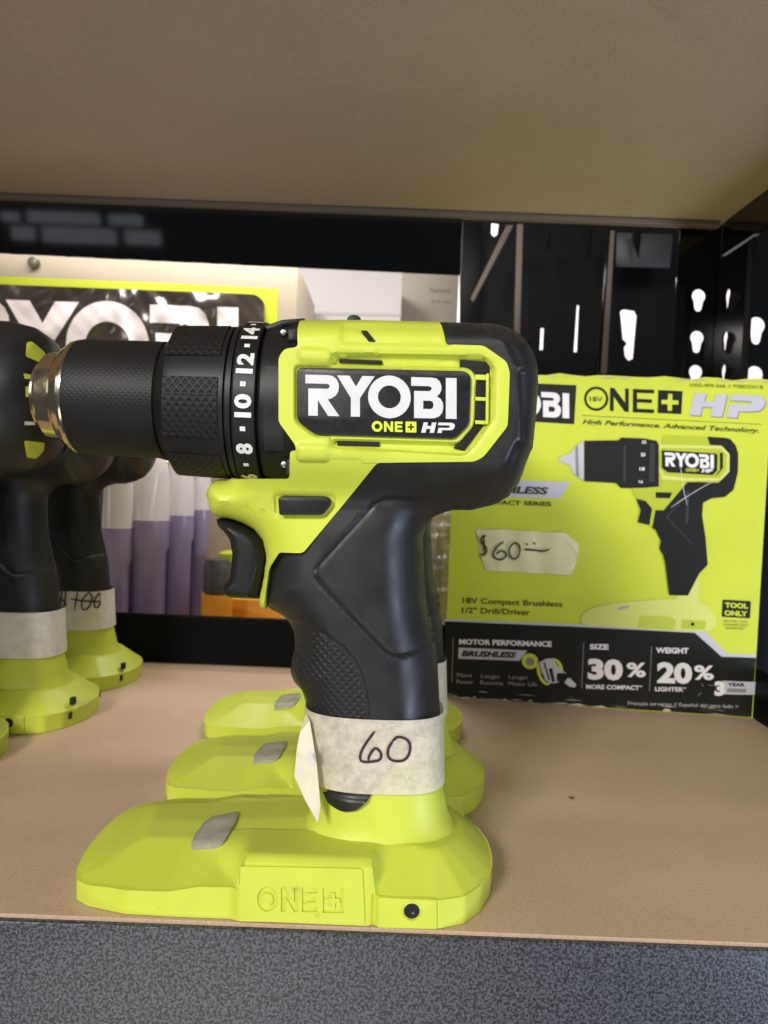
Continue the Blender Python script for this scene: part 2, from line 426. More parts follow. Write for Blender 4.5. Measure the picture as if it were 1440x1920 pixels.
# lime trigger housing
th = rnd(pu([(700,850),(745,868),(707,868)])+pu([(707,868),(568,1037),(521,1037)], .2475)[1:]+silp([(512,1060),(501,1141),(490,1141),(484,1128),(497,1065),(499,1030),(486,1001),(465,985),(430,973),(408,970),(396,960),(385,925),(393,908),(405,899),(480,898),(557,898),(562,850)]), .0012, 4)
sw_rec = rnd(pu([(515,925),(628,927),(628,950),(608,973),(515,972)], .247), .001, 3)
def h_th(P): return base_h(P)+.0008-step(P, sw_rec, .0006)
hf('trigger_housing', th, h_th, .0013, m_lime, drill, feats=[sw_rec])
ysw = YM-.0186
sw = slab('direction_switch', pu([(521,934),(530,929),(613,931),(621,937),(620,948),(604,966),(523,966)], ysw-.0025), ysw-.0025, ysw+.002, .0008, m_blk, drill, r=.0008)
strokes('arrow_mark', [[(535,942),(535,958),(552,950),(536,941)]], 1.3, lambda x, y, e: U(x, y, ysw-.0027)+Vector((0, -e, 0)), m_hard, sw)
trg = rnd(silp([(404,972),(430,972),(465,984),(490,1003),(502,1030),(500,1065),(486,1124),(428,1121),(417,1112),(418,1100),(430,1085),(435,1040),(430,1012),(418,996),(408,988)]), .001, 4)
def h_tr(P): d = dist(P, trg); return .0085*np.sqrt(np.clip(1-(1-np.clip(d/.0040, 0, 1))**2, .02, 1))
hf('trigger', trg, h_tr, .0012, m_blk, drill)

# black overmoulded grip with rear cover
gp = silp([(822,600),(930,603),(958,610),(988,645),(1003,690),(1006,725),(1001,800),(997,840),(985,868),(975,905),(955,932),(925,948),(885,957),(848,957),(815,968),(799,985),(793,1010),(795,1060),(800,1130),(812,1180),(821,1240),(826,1345)])+pu([(778,1392),(704,1480),(692,1499),(668,1519),(640,1525),(612,1518),(600,1498)], .2462)+silp([(591,1480),(583,1400),(577,1345),(573,1320),(565,1296),(550,1281),(543,1262),(546,1240),(552,1215),(550,1185),(540,1165),(520,1150),(501,1141),(512,1060)])+pu([(521,1037),(568,1037),(707,868)], .2475)+pu([(888,866),(905,857),(950,800),(954,700),(948,680),(905,650),(836,648)])
gp = rnd(gp, .0012, 4)
panel = rnd(pu([(860,941),(712,934),(583,1075),(737,1234),(792,1224),(860,1220)], .2475), .004, 6)
texp = rnd(pu([(530,1174),(597,1180),(650,1218),(674,1252),(687,1300),(692,1356),(570,1350),(530,1262)], .2475), .003, 4)
facet = rnd(pu([(965,700),(1020,690),(1020,835),(975,828)], .244), .001, 3)
facet2 = rnd(pu([(900,596),(1000,596),(1010,690),(962,690),(940,640),(915,628)], .244), .001, 3)
facet3 = rnd(pu([(962,832),(1020,842),(1000,960),(905,985),(930,900)], .244), .001, 3)
tong = rnd(pu([(560,1497),(730,1497),(730,1560),(560,1560)], .2475), .001, 3)
def h_gr(P):
    h = base_h(P)+.0004
    s = sdf(P, panel); h = h-.0010*np.clip(.5-s/.0012, 0, 1)-.0008*np.exp(-(s/.0005)**2)
    s2 = sdf(P, texp); h = h-.0004*np.clip(.5-s2/.0008, 0, 1)-.0005*np.exp(-(s2/.0004)**2)
    h = h+step(P, tong, .0013, .001)
    h = h-step(P, facet, .0018, .0014)-step(P, facet2, .0019, .0016)-step(P, facet3, .0017, .0016)
    # the flat of the handle is gently rounded
    zz = P[:, 1]; xm = np.interp(zz, [.03, .07, .10, .125], [-.0035, -.0075, -.014, -.012])
    h = h+np.clip(1-sst(zz, .118, .13), 0, 1)*(.0008-6.5*(P[:, 0]-xm-.004)**2)
    return np.clip(h, .0003, 1)
hf('grip', gp, h_gr, .00085, [m_rub, m_gript], drill, feats=[panel, texp, facet, facet2, facet3], w=.0007, smooth=50, fm=lambda C: (sdf(C, texp) < -.001))

# gearbox, torque ring, chuck
def XN(px): return UX(px, 752, .2392)[0]
def X(px, Y=YM): return UX(px, 752, Y)[0]
lathe('gearbox_cover', [(XN(470), .0240), (XN(482), .0240), (XN(482), .0262), (XN(486), .0268), (X(535), .0270), (X(560), .0285), (X(600), .0285)], m_blk, drill)
def arc_patch(name, x0, x1, t0, t1, r, rise, mm, par, n1=8, n2=14):
    V = []; Fc = []
    for i in range(n1+1):
        for j in range(n2+1):
            e = i in (0, n1) or j in (0, n2); u = (i-1)/(n1-2) if 0 < i < n1 else (0 if i == 0 else 1); w_ = (j-1)/(n2-2) if 0 < j < n2 else (0 if j == 0 else 1)
            th = math.radians(t0+(t1-t0)*w_); rr = r+(0 if e else rise); V.append((x0+(x1-x0)*u, YM-rr*math.cos(th), ZC+rr*math.sin(th)))
    for i in range(n1):
        for j in range(n2): a = i*(n2+1)+j; Fc.append((a, a+1, a+n2+2, a+n2+1))
    return obj(name, V, Fc, mm, par, smooth=35)
arc_patch('gearbox_plate', XN(495), XN(545), -36, 20, .0270, .0010, m_hard, drill)
slab('gearbox_lug', pu([(540,618),(562,616),(562,642),(540,642)], .245), .243, .262, .0008, m_blk, drill, r=.0008)
slab('gearbox_lug', pu([(538,860),(560,862),(560,893),(536,891)], .245), .243, .262, .0008, m_blk, drill, r=.0008)
slab('gearbox_lug', pu([(495,612),(530,600),(572,597),(572,606),(534,612),(505,628)], .255), .254, .275, .0006, m_blk, drill, r=.0006)
for (px, py) in ((532, 624), (533, 871)):
    p = U(px, py, .247); q = [(p.x+.0011*math.cos(t*math.pi/6), p.z+.0011*math.sin(t*math.pi/6)) for t in range(12)]
    slab('screw', q, .246, .256, .0004, m_steel, drill, smooth=40)
tr_ = lathe('torque_ring', [(XN(430.5), .0245), (XN(432), .0264), (XN(436), .0271), (XN(476), .0274), (XN(478), .0268), (XN(478), .0240)], m_blk, drill)
# numbers bent round the ring
def bent(xc, th0, w, h, s=None, r=.0276, bold=.025):
    V = []; Fc = []
    if s: v, t = text2d(s, bold, 0)
    else: v, t = np.array([(0, 0), (1, 0), (1, 1), (0, 1)], float), [(0, 1, 2, 3)]
    for a, c in v:
        th = th0+(a-.5)*w/r; x = xc+(.5-c)*h; V.append((x, YM-r*math.cos(th), ZC+r*math.sin(th)))
    return V, [tuple(f) for f in t]
NV = []; NF = []
base_th = -6.5
for k, (s, deg) in enumerate((('14', 50), ('12', 22), ('10', -6.5), ('8', -36), ('6', -65), ('16', 79), ('4', -94), (None, 36), (None, 7.5), (None, -21.5), (None, -50), (None, 64), (None, -80))):
    if s: V, Fc = bent(XN(455), math.radians(deg), .0031*len(s)+.0010, .0055, s, bold=.045)
    else: V, Fc = bent(XN(455), math.radians(deg), .0015, .0017)
    b = len(NV); NV += V; NF += [tuple(b+i for i in f) for f in Fc]
obj('numbers', NV, NF, m_num, tr_)
ch = lathe('chuck_sleeve', [(X(153), .0150), (X(153), .0188), (X(156), .0194), (X(165), .0197), (X(316), .0199), (X(320), .0190), (X(330), .0188)], m_knurl, drill, smooth=25)
cl_ = lathe('chuck_collar', [(X(318), .0190), (X(322), .0197), (X(326), .0207), (X(341), .0243), (X(352), .0249), (XN(414), .0257), (XN(416), .0246), (XN(419), .0246), (XN(420), .0260), (XN(429), .0262), (XN(430), .0240)], m_blk, drill, smooth=25)
# knurled pads on the wide collar
for th0 in (-9, 51, -69, 111, 171, 231):
    V = []; Fc = []; n1, n2 = 12, 14
    for i in range(n1+1):
        for j in range(n2+1):
            e = (i in (0, n1)) or (j in (0, n2)); u = min(max((i-1)/(n1-2), 0), 1); w_ = min(max((j-1)/(n2-2), 0), 1)
            xx = X(343)+(XN(405)-X(343))*u; th = math.radians(th0+(w_-.5)*43)
            r = .0246+(.0006)*u+(-.0004 if e else .0009); V.append((xx, YM-r*math.cos(th), ZC+r*math.sin(th)))
    for i in range(n1):
        for j in range(n2): a = i*(n2+1)+j; Fc.append((a, a+1, a+n2+2, a+n2+1))
    obj('grip_pad', V, Fc, m_knurl2, cl_, smooth=35)

xa = X(153)
lathe('chuck_nose', [(xa+.004, .0190), (xa-.0002, .0193), (xa-.0012, .0190), (xa-.0030, .0176), (xa-.0042, .0168), (xa-.0050, .0158), (xa-.0056, .0152), (xa-.0100, .0146), (xa-.0108, .0138), (xa-.0112, .0128), (xa-.0118, .0122), (xa-.0128, .0118), (xa-.0132, .0108), (xa-.0132, .006), (xa-.006, .0055)], m_chrome, drill, smooth=20)
# ---- foot
def gx(px, py=1735): return G(px, py).x
YN = .2303
fp_near = [(-.0978, YM), (-.0975, .256), (-.0958, .2460), (-.0928, .2387), (-.0877, .2351), (-.0749, .2316), (gx(320), .2311), (gx(430), .2311), (gx(441), YN), (gx(690), YN), (gx(699), .2313), (gx(706), YN), (gx(822), YN), (gx(832), .2310), (.0298, .2335), (.0358, .2408), (.0402, .2506), (.0420, .2590), (.0422, YM)]
foot_poly = fp_near+[(x, 2*YM-y) for x, y in reversed(fp_near[1:-1])]
foot_poly = rnd(foot_poly, .0010, 3)
def h_foot(P):
    x = P[:, 0]; d = dist(P, foot_poly); y = np.abs(P[:, 1]-YM)
    bl_, br_ = gx(441), gx(700)
    deck = np.interp(x, [-.0978, -.092, -.085, -.078, -.060, -.041, -.02, .012, .026, .036, .0422], [.0086, .0116, .0138, .0141, .0148, .0158, .0175, .0190, .0180, .0150, .0105])-np.clip(P[:, 1]-YM, 0, .02)*.10*(x < -.02)
    wall = np.interp(x, [-.0978, -.091, -.080, -.062, bl_-.012, bl_, br_, .0422], [.0062, .0066, .0076, .0080, .0100, .0102, .0098, .0085])
    sl = np.interp(x, [-.097, -.085, bl_, br_, .03], [.45, .31, .32, .62, .75])
    wl = .0022+np.clip(d-.001, 0, .014)*1.1; wr = .0016+np.clip(d-.001, 0, .01)*.5
    blend = sst((x-(bl_+.0022-wl))/wl, 0, 1)*sst(((br_-.0012+wr)-x)/wr, 0, 1)
    h = np.minimum(deck, wall+np.clip(d-.0006, 0, 1)*sl)
    cb = np.minimum(.0186+d*.9, .0202)-np.clip(d-.004, 0, 1)*.10-sst(P[:, 1], YM-.012, YM+.004)*.02
    h = h+np.clip(cb-h, 0, 1)*blend
    bx = ((x > gx(706)) & (x < gx(822)) & (d < .005)); 
    return h
pts = grid_in(foot_poly, .0014, .0007)
outd = densify(foot_poly, .0012)
ins = np.array(densify(offset(outd, .0006), .0012)); ins = ins[sdf(ins, foot_poly) < -.0003]
V2, T = tri([outd], np.vstack([pts[sdf(pts, foot_poly) < -.0012], ins]))
H = h_foot(V2); n = len(V2)
V = [(x, y, z) for (x, y), z in zip(V2, H)]; Fc = list(T); bl = boundary(T); idx = {}
for a, b in bl:
    for q in (a, b):
        if q not in idx: idx[q] = len(V); V.append((V2[q][0], V2[q][1], 0.0002))
for a, b in bl: Fc.append((b, a, idx[a], idx[b]))
foot = obj('foot', V, Fc, m_lime, drill, smooth=28); fixn(foot)
# embossed word on the near wall
fw2 = lambda u, v: Vector((UX(482+u*.755, 1661+v*.90+u*.0217*.7, YN)[0], YN-.0007, UX(482+u*.755, 1661+v*.90+u*.0217*.7, YN)[1]))
def emboss(name, shapes, dep, mm, par):
    V = []; Fc = []
    for c in shapes:
        v, t = tri(c); b = len(V); n = len(v)
        P = [fw2(x, y) for x, y in v]; V += [tuple(p) for p in P]+[(p.x, p.y+dep, p.z) for p in P]
        Fc += [tuple(b+i for i in f) for f in t]
        for a_, b_ in boundary(t): Fc.append((b+b_, b+a_, b+a_+n, b+b_+n))
    return obj(name, V, Fc, mm, par)
lets = [[(x, y) for x, y in c_] for g in ONE+PLUS for c_ in g]
def area2(c_): return sum(c_[i][0]*c_[(i+1) % len(c_)][1]-c_[(i+1) % len(c_)][0]*c_[i][1] for i in range(len(c_)))
holes_ = [g[0] for g in ONE+PLUS]; isl = [c_ for g in ONE+PLUS for c_ in g[1:]]
pan = rnd([(-40, -42), (262, -42), (268, 72), (-46, 72)], 6, 4)
emboss('word_panel', [[pan]+holes_]+[[c_] for c_ in isl], .0012, m_lime, foot)
# screw-hole block
hb = slab('hole_block', pu([(707,1683),(820,1688),(820,1744),(707,1741)], YN-.0008), YN-.0009, YN+.004, .0006, m_lime, drill, r=.0006)
p = U(772, 1708, YN-.001)
def disc(r, n=28): return [(p.x+r*math.cos(2*math.pi*i/n), p.z+r*math.sin(2*math.pi*i/n)) for i in range(n)]
def ringslab(name, r1, r2, y, dep, mm, par):
    V = []; Fc = []; n = 32; prof = [(r1, y+dep), (r1, y+.0003), (r1-.0004, y), (r2+.0003, y), (r2, y+.0004), (r2, y+dep)]
    for r, yy in prof:
        for i in range(n): V.append((p.x+r*math.cos(2*math.pi*i/n), yy, p.z+r*math.sin(2*math.pi*i/n)))
    for k in range(len(prof)-1):
        for i in range(n): Fc.append((k*n+i, k*n+(i+1) % n, (k+1)*n+(i+1) % n, (k+1)*n+i))
    o = obj(name, V, Fc, mm, par, smooth=40); fixn(o); return o
ringslab('hole_rim', .0030, .0023, YN-.0014, .0012, m_lime, drill)
slab('screw_hole', disc(.0024), YN-.0011, YN+.0002, .00005, m_void, drill)  # solid black disc painted as the shade inside the hole
slab('hole_screw', [(p.x+.0004+.0005*math.cos(t), p.z-.0006+.0005*math.sin(t)) for t in np.linspace(0, 6.28, 12, endpoint=False)], YN-.0013, YN, .0002, m_steel, drill)
# rear slots of the foot
for (yy, z) in ((-.020, .0058), (.020, .0058), (-.0165, .0125)):
    xr = np.interp(abs(yy), [0, .007, .0154, .0252, .0325], [.0422, .042, .0402, .0358, .0298])-(.0012 if z > .01 else 0)
    box('rear_slot', xr-.002, xr+.0004, YM+yy-.0016, YM+yy+.0016, z-.0018, z+.0018, m_void, drill)
# frosted lens set in the deck
def on_foot(px, py, lift=.0006):
    z = .015
    for _ in range(12):
        q = G(px, py, z); z = float(h_foot(np.array([[q.x, q.y]]))[0])
    q = G(px, py, z+lift); return q
led = [(398,1530),(448,1520),(443,1540),(420,1578),(402,1584),(357,1587),(366,1562),(384,1540)]
ld = densify(rnd(led, 6, 4), 4); v_, t_ = tri([ld], grid_in(ld, 5, 3)); n = len(v_)
dl = dist(v_, ld)
P_ = [on_foot(x, y, .0009) for x, y in v_]
P_ = [q+Vector((0, 0, .0005*min(1, d_/5))) for q, d_, (x, y) in zip(P_, dl, v_)]
V = [tuple(q) for q in P_]+[(q.x, q.y, q.z-.003) for q in P_]
Fc = list(t_)+[(b, a, a+n, b+n) for a, b in boundary(t_)]
o = obj('work_light', V, Fc, m_led, drill, smooth=50); fixn(o)
# neck: lofted sections
def loft(name, secs, mats, parent, n=56, p=2.4, cap=True, smooth=45):
    V = []; Fc = []
    for (z, xl, xr, hy, *rest) in secs:
        cx, a = (xl+xr)/2, (xr-xl)/2; dz = rest[0] if rest else 0
        for i in range(n):
            t = 2*math.pi*i/n; c_, s_ = math.cos(t), math.sin(t)
            V.append((cx+a*math.copysign(abs(c_)**(2/p), c_), YM+hy*math.copysign(abs(s_)**(2/p), s_), z+dz*(-s_)))
    for k in range(len(secs)-1):
        for i in range(n): Fc.append((k*n+i, k*n+(i+1) % n, (k+1)*n+(i+1) % n, (k+1)*n+i))
    if cap: Fc += [tuple(range(n))[::-1], tuple((len(secs)-1)*n+i for i in range(n))]
    return obj(name, V, Fc, mats, parent, smooth=smooth)
def xz(px, py): return UX(px, py, YM)
# (see below for the handle limits)

# tape round the lower handle
def hx(z):                       # handle limits at height z (from the silhouette)
    zl = [(577,1345),(583,1400),(590,1480),(597,1525)]; zr = [(826,1340),(829,1480),(831,1530)]
    L_ = sorted((xz(a, b)[1], xz(a, b)[0]) for a, b in zl); R_ = sorted((xz(a, b)[1], xz(a, b)[0]) for a, b in zr)
    return np.interp(z, *zip(*L_)), np.interp(z, *zip(*R_))
neck_secs = []
for z, g_ in ((.0140, .0050), (.0165, .0040), (.0185, .0030), (.0205, .0021), (.0230, .0013), (.0260, .0010), (.0300, .0003), (.036, -.0004), (.045, -.0012), (.0535, -.0022)):
    a_, b_ = hx(z); neck_secs.append((z, a_-g_-(.0006 if z < .03 else 0), b_+g_, .0180+g_))
loft('neck', neck_secs, m_lime, drill, n=72)
HT = .0192; PT = 2.7
def tape_y(x, z):
    a, b = hx(z); u = min(1, abs((x-(a+b)/2)/((b-a)/2+.0008))); return YM-HT*(1-u**PT)**(1/PT)
zt, zb = UX(700, 1352, YM-HT)[1], UX(700, 1492, YM-HT)[1]
secs = []
for i in range(9):
    z = zt+(zb-zt)*i/8; a, b = hx(z); secs.append((z, a-.0008, b+.0008, HT, .0004 if i in (0, 8) else 0))
tape = loft('price_tape', secs, m_tape, drill, p=PT, cap=False, n=120)
tape['label'] = 'cream masking tape wrap with 60 written in dark marker'
def on_tape(px, py, e):
    Y = YM-HT
    for _ in range(5):
        q = U(px, py, Y); Y = tape_y(q.x, q.z)
    return U(px, py, Y-.00025-e)
ink60 = strokes('handwriting', [[(703,1371),(690,1388),(679,1406),(675,1420),(680,1428),(697,1428),(712,1424),(714,1412),(704,1403),(694,1414),(690,1426)], [(737,1388),(728,1404),(728,1418),(737,1426),(755,1426),(766,1416),(769,1398),(762,1386),(746,1382),(735,1390)]], 5.0, on_tape, m_ink, tape)
fl = [(574,1338,.2560),(562,1375,.2500),(556,1408,.2475),(552,1456,.2455),(572,1500,.2440),(596,1543,.2430),(600,1512,.2450),(598,1486,.2465),(594,1440,.2478),(588,1400,.2490),(580,1352,.2510)]
P = [U(*q) for q in fl]; Vf = [tuple(q) for q in P]+[(q.x+.00015, q.y+.00025, q.z) for q in P]; k = len(P)
mid = [(0, 1, 10), (1, 2, 9, 10), (2, 3, 8, 9), (3, 4, 7, 8), (4, 5, 6, 7)]
Fc = mid+[tuple(i+k for i in f)[::-1] for f in mid]+[(i, (i+1) % k, (i+1) % k+k, i+k) for i in range(k)]
flap = obj('tape_flap', Vf, Fc, m_flap, drill)
P = [U(570, 1413, .2445), U(582, 1400, .2440), U(590, 1436, .2445), U(579, 1424, .2438)]
obj('tape_fold', [tuple(q) for q in P]+[(q.x, q.y+.0002, q.z) for q in P], [(0, 1, 2, 3), (7, 6, 5, 4), (0, 4, 5, 1), (1, 5, 6, 2), (2, 6, 7, 3), (3, 7, 4, 0)], m_tapew, flap)

# ---- copies -------------------------------------------------------
def copy_thing(src, dx, dy, label, skip=(), rz=0.0, swap=None):
    r = src.copy(); COL.objects.link(r); r.location = src.location+Vector((dx, dy, 0)); r.rotation_euler = (0, 0, rz); r['label'] = label
    for c_ in [o for o in bpy.data.objects if o.parent == src]:
        if c_.name.split('.')[0] in skip: continue
        d = c_.copy(); COL.objects.link(d); d.parent = r
        if 'label' in d: del d['label']
        if swap and c_.name.split('.')[0] in swap:
            d.data = c_.data.copy(); d.data.materials[0] = swap[c_.name.split('.')[0]]
        for g in [o for o in bpy.data.objects if o.parent == c_]:
            if g.name.split('.')[0] in skip: continue
            e = g.copy(); COL.objects.link(e); e.parent = d
    return r
nof = ('tape_flap', 'tape_fold', 'handwriting')
d2 = copy_thing(drill, .0072, .0766, 'drill directly behind the one taped 60, mostly its lime foot and grey lens showing', nof+('rear_slot',))
d3 = copy_thing(drill, .0050, .155, 'third and rearmost drill in the row behind the one taped 60, smallest lime foot', nof+('rear_slot',))
dA = copy_thing(drill, -.2000, .157, 'drill cut by the left photo edge with blank pale tape round its lime handle base', nof, swap={'price_tape': m_tapew})
dB = copy_thing(drill, -.1995, .2347, 'drill with tape reading $100 struck through, behind the other drills at left', nof, swap={'price_tape': m_tapew})
dC = copy_thing(drill, -.2180, .086, 'nearest drill at left photo edge, round black motor end with lime vents', nof+('rear_slot', 'badge', 'badge_lettering', 'vent_bar', 'vent_slot', 'motor_housing'))
for o in [q for q in bpy.data.objects if q.parent == drill and q.name.startswith('rear_slot')]: bpy.data.objects.remove(o)
# handwriting on the $100 tape
off = Vector((-.1995, .2347, 0))
tB = [o for o in bpy.data.objects if o.parent == dB and o.name.startswith('price_tape')][0]
tB['label'] = 'white tape with $100 struck through in black'
def on_tB(px, py, e):
    Y = YM-HT+off.y
    for _ in range(5):
        q = U(px, py, Y); Y = tape_y(q.x-off.x, q.z)+off.y
    return U(px, py, Y-.0006-e)
strokes('handwriting', [[(128,1104),(112,1106),(111,1122),(122,1128),(120,1140),(107,1141)], [(118,1092),(112,1146)], [(126,1088),(119,1150)], [(146,1106),(139,1146)], [(167,1110),(154,1126),(155,1142),(165,1140),(173,1122),(167,1110)], [(187,1111),(178,1124),(178,1138),(185,1137),(190,1122),(186,1111)], [(132,1123),(160,1127),(191,1128)]], 3.2, on_tB, m_ink2, tB)
bpy.data.objects[-1] if False else None

# big round motor end of the nearest drill on the left
oC = dC.location; cC = U(-30, 744, oC.y)
pr = [(-.052, .020), (-.050, .0305), (-.046, .0335), (-.020, .0345), (.004, .0340), (.013, .0320), (.019, .0280), (.023, .0220), (.025, .014), (.0255, .004)]
xr = U(95, 744, oC.y-.012).x
cap_ = lathe('motor_end', [(xr-.0255+a, r) for a, r in pr], m_rub, dC, cy=oC.y, cz=cC.z, smooth=30)
def capr(x): return np.interp(x-(xr-.0255), [a for a, r in pr], [r for a, r in pr])
def cap_patch(name, px, mm, lift=.0004):
    """patch hugging the round motor end"""
    c2 = densify([(x, y) for x, y in px], 4); V2_, T_ = tri([c2], grid_in(c2, 5, 2))
    V = []
    for x, y in V2_:
        Y = oC.y-.03; q = U(x, y, Y)
        for _ in range(25):
            q = U(x, y, Y); r = capr(q.x); zz = q.z-cC.z; Yn = oC.y-math.sqrt(max(r*r-zz*zz, 1e-6)); Y = .5*Y+.5*Yn
        V.append(tuple(U(x, y, Y-lift)))
    return obj(name, V, T_, mm, cap_, origin=oC, smooth=60)
cap_patch('end_vent', rnd([(50,642),(60,640),(84,660),(88,680),(76,680),(48,668)], 4, 4), m_lime)
cap_patch('end_vent', rnd([(45,826),(84,830),(82,846),(68,860),(50,858)], 4, 4), m_lime)
cap_patch('end_vent', [(44,700),(60,703),(62,711),(46,710)], m_lime)
cap_patch('end_vent', [(48,725),(58,724),(57,744),(48,744)], m_lime)
cap_patch('end_vent', [(46,790),(64,791),(66,797),(46,797)], m_num)

# ------------------------------------------------------------------ shelf
def board_mat(name, col, col2, sc=12):
    M = mat(name, col, .5); b = M.node_tree.nodes['Principled BSDF']; tc = N(M, 'ShaderNodeTexCoord')
    n = N(M, 'ShaderNodeTexNoise'); n.inputs['Scale'].default_value = sc; n.inputs['Detail'].default_value = 8; n.inputs['Roughness'].default_value = .65
    n2 = N(M, 'ShaderNodeTexNoise'); n2.inputs['Scale'].default_value = 900; n2.inputs['Detail'].default_value = 3
    L(M, tc.outputs['Object'], n.inputs['Vector']); L(M, tc.outputs['Object'], n2.inputs['Vector'])
    r = N(M, 'ShaderNodeValToRGB'); r.color_ramp.elements[0].position = .3; r.color_ramp.elements[1].position = .7
    r.color_ramp.elements[0].color = (*col2, 1); r.color_ramp.elements[1].color = (*col, 1)
    L(M, n.outputs['Fac'], r.inputs['Fac'])
    mx = N(M, 'ShaderNodeMix'); mx.data_type = 'RGBA'; mx.blend_type = 'MULTIPLY'; mx.inputs[0].default_value = .5
    r2 = N(M, 'ShaderNodeValToRGB'); r2.color_ramp.elements[0].position = .35; r2.color_ramp.elements[1].position = .6
    r2.color_ramp.elements[0].color = (.72, .68, .62, 1); r2.color_ramp.elements[1].color = (1, 1, 1, 1)
    L(M, n2.outputs['Fac'], r2.inputs['Fac']); L(M, r.outputs['Color'], mx.inputs[6]); L(M, r2.outputs['Color'], mx.inputs[7]); L(M, mx.outputs[2], b.inputs['Base Color'])
    bb_ = b.inputs['Base Color']; dirt(M, tuple(c*.62 for c in col), 26, .56, .74, .5); dirt(M, tuple(min(1, c*1.25) for c in col), 41, .58, .72, .35)
    bp = N(M, 'ShaderNodeBump'); bp.inputs['Strength'].default_value = .3; bp.inputs['Distance'].default_value = .0002
    L(M, n2.outputs['Fac'], bp.inputs['Height']); L(M, bp.outputs['Normal'], b.inputs['Normal'])
    return M
m_board = board_mat('hardboard', (.54, .385, .265), (.47, .33, .225))
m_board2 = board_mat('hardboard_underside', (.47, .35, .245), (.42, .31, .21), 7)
YR = .545; ZT = .3235; XR = .2267
m_mark = mat('mark_dark', (.12, .05, .03), .6)
bd = box('shelf_board', -.75, XR+.004, .2298, YR, -.012, 0, m_board, bev=0, origin=(0, 0, 0))
setprops(bd, 'tan hardboard shelf panel the drills and the lime carton stand on', 'shelf board')
mk = G(1072, 1497); q = [(mk.x+.0012*math.cos(t)*(1+.3*math.sin(3*t)), mk.y+.0016*math.sin(t)) for t in np.linspace(0, 6.28, 10, endpoint=False)]
obj('speck', [(x, y, .0004) for x, y in q]+[(mk.x, mk.y, .0009)], [(i, (i+1) % 10, 10) for i in range(10)], m_mark, bd, origin=(0, 0, 0))
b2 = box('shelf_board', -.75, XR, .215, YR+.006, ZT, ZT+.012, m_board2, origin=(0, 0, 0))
setprops(b2, 'brown underside of the upper hardboard shelf panel overhead', 'shelf board')

# hammertone and black paint
def hammer(name, c1, c2, sc):
    M = mat(name, c1, .36, metal=.25, spec=.6); b = M.node_tree.nodes['Principled BSDF']; tc = N(M, 'ShaderNodeTexCoord')
    n = N(M, 'ShaderNodeTexNoise'); n.inputs['Scale'].default_value = sc; n.inputs['Detail'].default_value = 2.5; n.inputs['Roughness'].default_value = .5
    n.inputs['Distortion'].default_value = .6
    L(M, tc.outputs['Object'], n.inputs['Vector'])
    r = N(M, 'ShaderNodeValToRGB'); r.color_ramp.elements[0].position = .44; r.color_ramp.elements[1].position = .56
    r.color_ramp.elements[0].color = (*c2, 1); r.color_ramp.elements[1].color = (*c1, 1)
    L(M, n.outputs['Fac'], r.inputs['Fac']); L(M, r.outputs['Color'], b.inputs['Base Color'])
    bp = N(M, 'ShaderNodeBump'); bp.inputs['Strength'].default_value = .5; bp.inputs['Distance'].default_value = .0003
    L(M, n.outputs['Fac'], bp.inputs['Height']); L(M, bp.outputs['Normal'], b.inputs['Normal'])
    return M
m_ham = hammer('hammertone_grey', (.088, .096, .110), (.020, .021, .025), 1150)
m_paint = mat('gloss_black_paint', (.004, .0045, .005), .09, bump=.04, bscale=60, bdist=.0003, spec=.5)
m_gloss = mat('mirror_black_paint', (.004, .0045, .005), .045, bump=.03, bscale=25, bdist=.0003)
m_paint2 = mat('satin_black_paint', (.0028, .003, .0034), .45, bump=.2, bscale=200, bdist=.0002, spec=.08)
rack = thing('storage_rack', Vector((0, .5, -.05)), 'black steel storage rack holding the shelf, grey hammered front beam and slotted corner post', 'storage rack')
slab('front_beam', [(-.75, -.070), (.30, -.070), (.30, -.0012), (-.75, -.0012)], .2278, .2297, .0006, m_ham, rack, r=.0006, k=3)
box('rear_beam', -.75, XR-.03, YR+.002, YR+.006, U(300, 1155, YR)[2], U(300, 1155, YR)[2]+.0, m_paint2, rack) if False else None
zl1 = UX(560, 1163, YR)[1]
slab('rear_beam', [(-.75, -.015), (XR-.030, -.015), (XR-.030, zl1), (-.75, zl1)], YR+.0005, YR+.004, .0008, m_paint2, rack, r=.0008, k=3)
a0, a1 = UX(0, 366, YR), UX(866, 410, YR); b0, b1 = UX(0, 475, YR), UX(866, 516, YR)
sA = (a1[1]-a0[1])/(a1[0]-a0[0]); sB = (b1[1]-b0[1])/(b1[0]-b0[0])
xl, xr2 = -.75, a1[0]
TLT = .15                      # the upper rear beam leans a little, its face looking slightly down
zb0, zb1 = b0[1]+(xl-b0[0])*sB, b1[1]
def by(z): return YR-.0005-(z-zb1)*TLT
V = []
for x, z in ((xl, zb0), (xr2, zb1), (xr2, ZT-.0015), (xl, ZT-.0015)): V.append((x, by(z), z))
V += [(x, y+.002, z) for x, y, z in V]
o = obj('rear_beam', V, [(0, 1, 2, 3), (7, 6, 5, 4), (0, 4, 5, 1), (1, 5, 6, 2), (2, 6, 7, 3), (3, 7, 4, 0)], m_gloss, rack); fixn(o)
slab('board_lip', [(-.75, ZT-.0045), (XR-.004, ZT-.0045), (XR-.004, ZT-.0005), (-.75, ZT-.0005)], YR-.010, YR-.0042, .0008, mat('beam_edge', (.16, .12, .09), .4), rack, r=.0008, k=3)
# side beams running front to back
box('side_beam', XR+.0005, XR+.004, .24, YR-.004, ZT-.022, ZT+.03, m_paint, rack)
box('side_beam', XR+.0045, XR+.007, .2305, YR-.006, .0005, .030, m_paint2, rack)
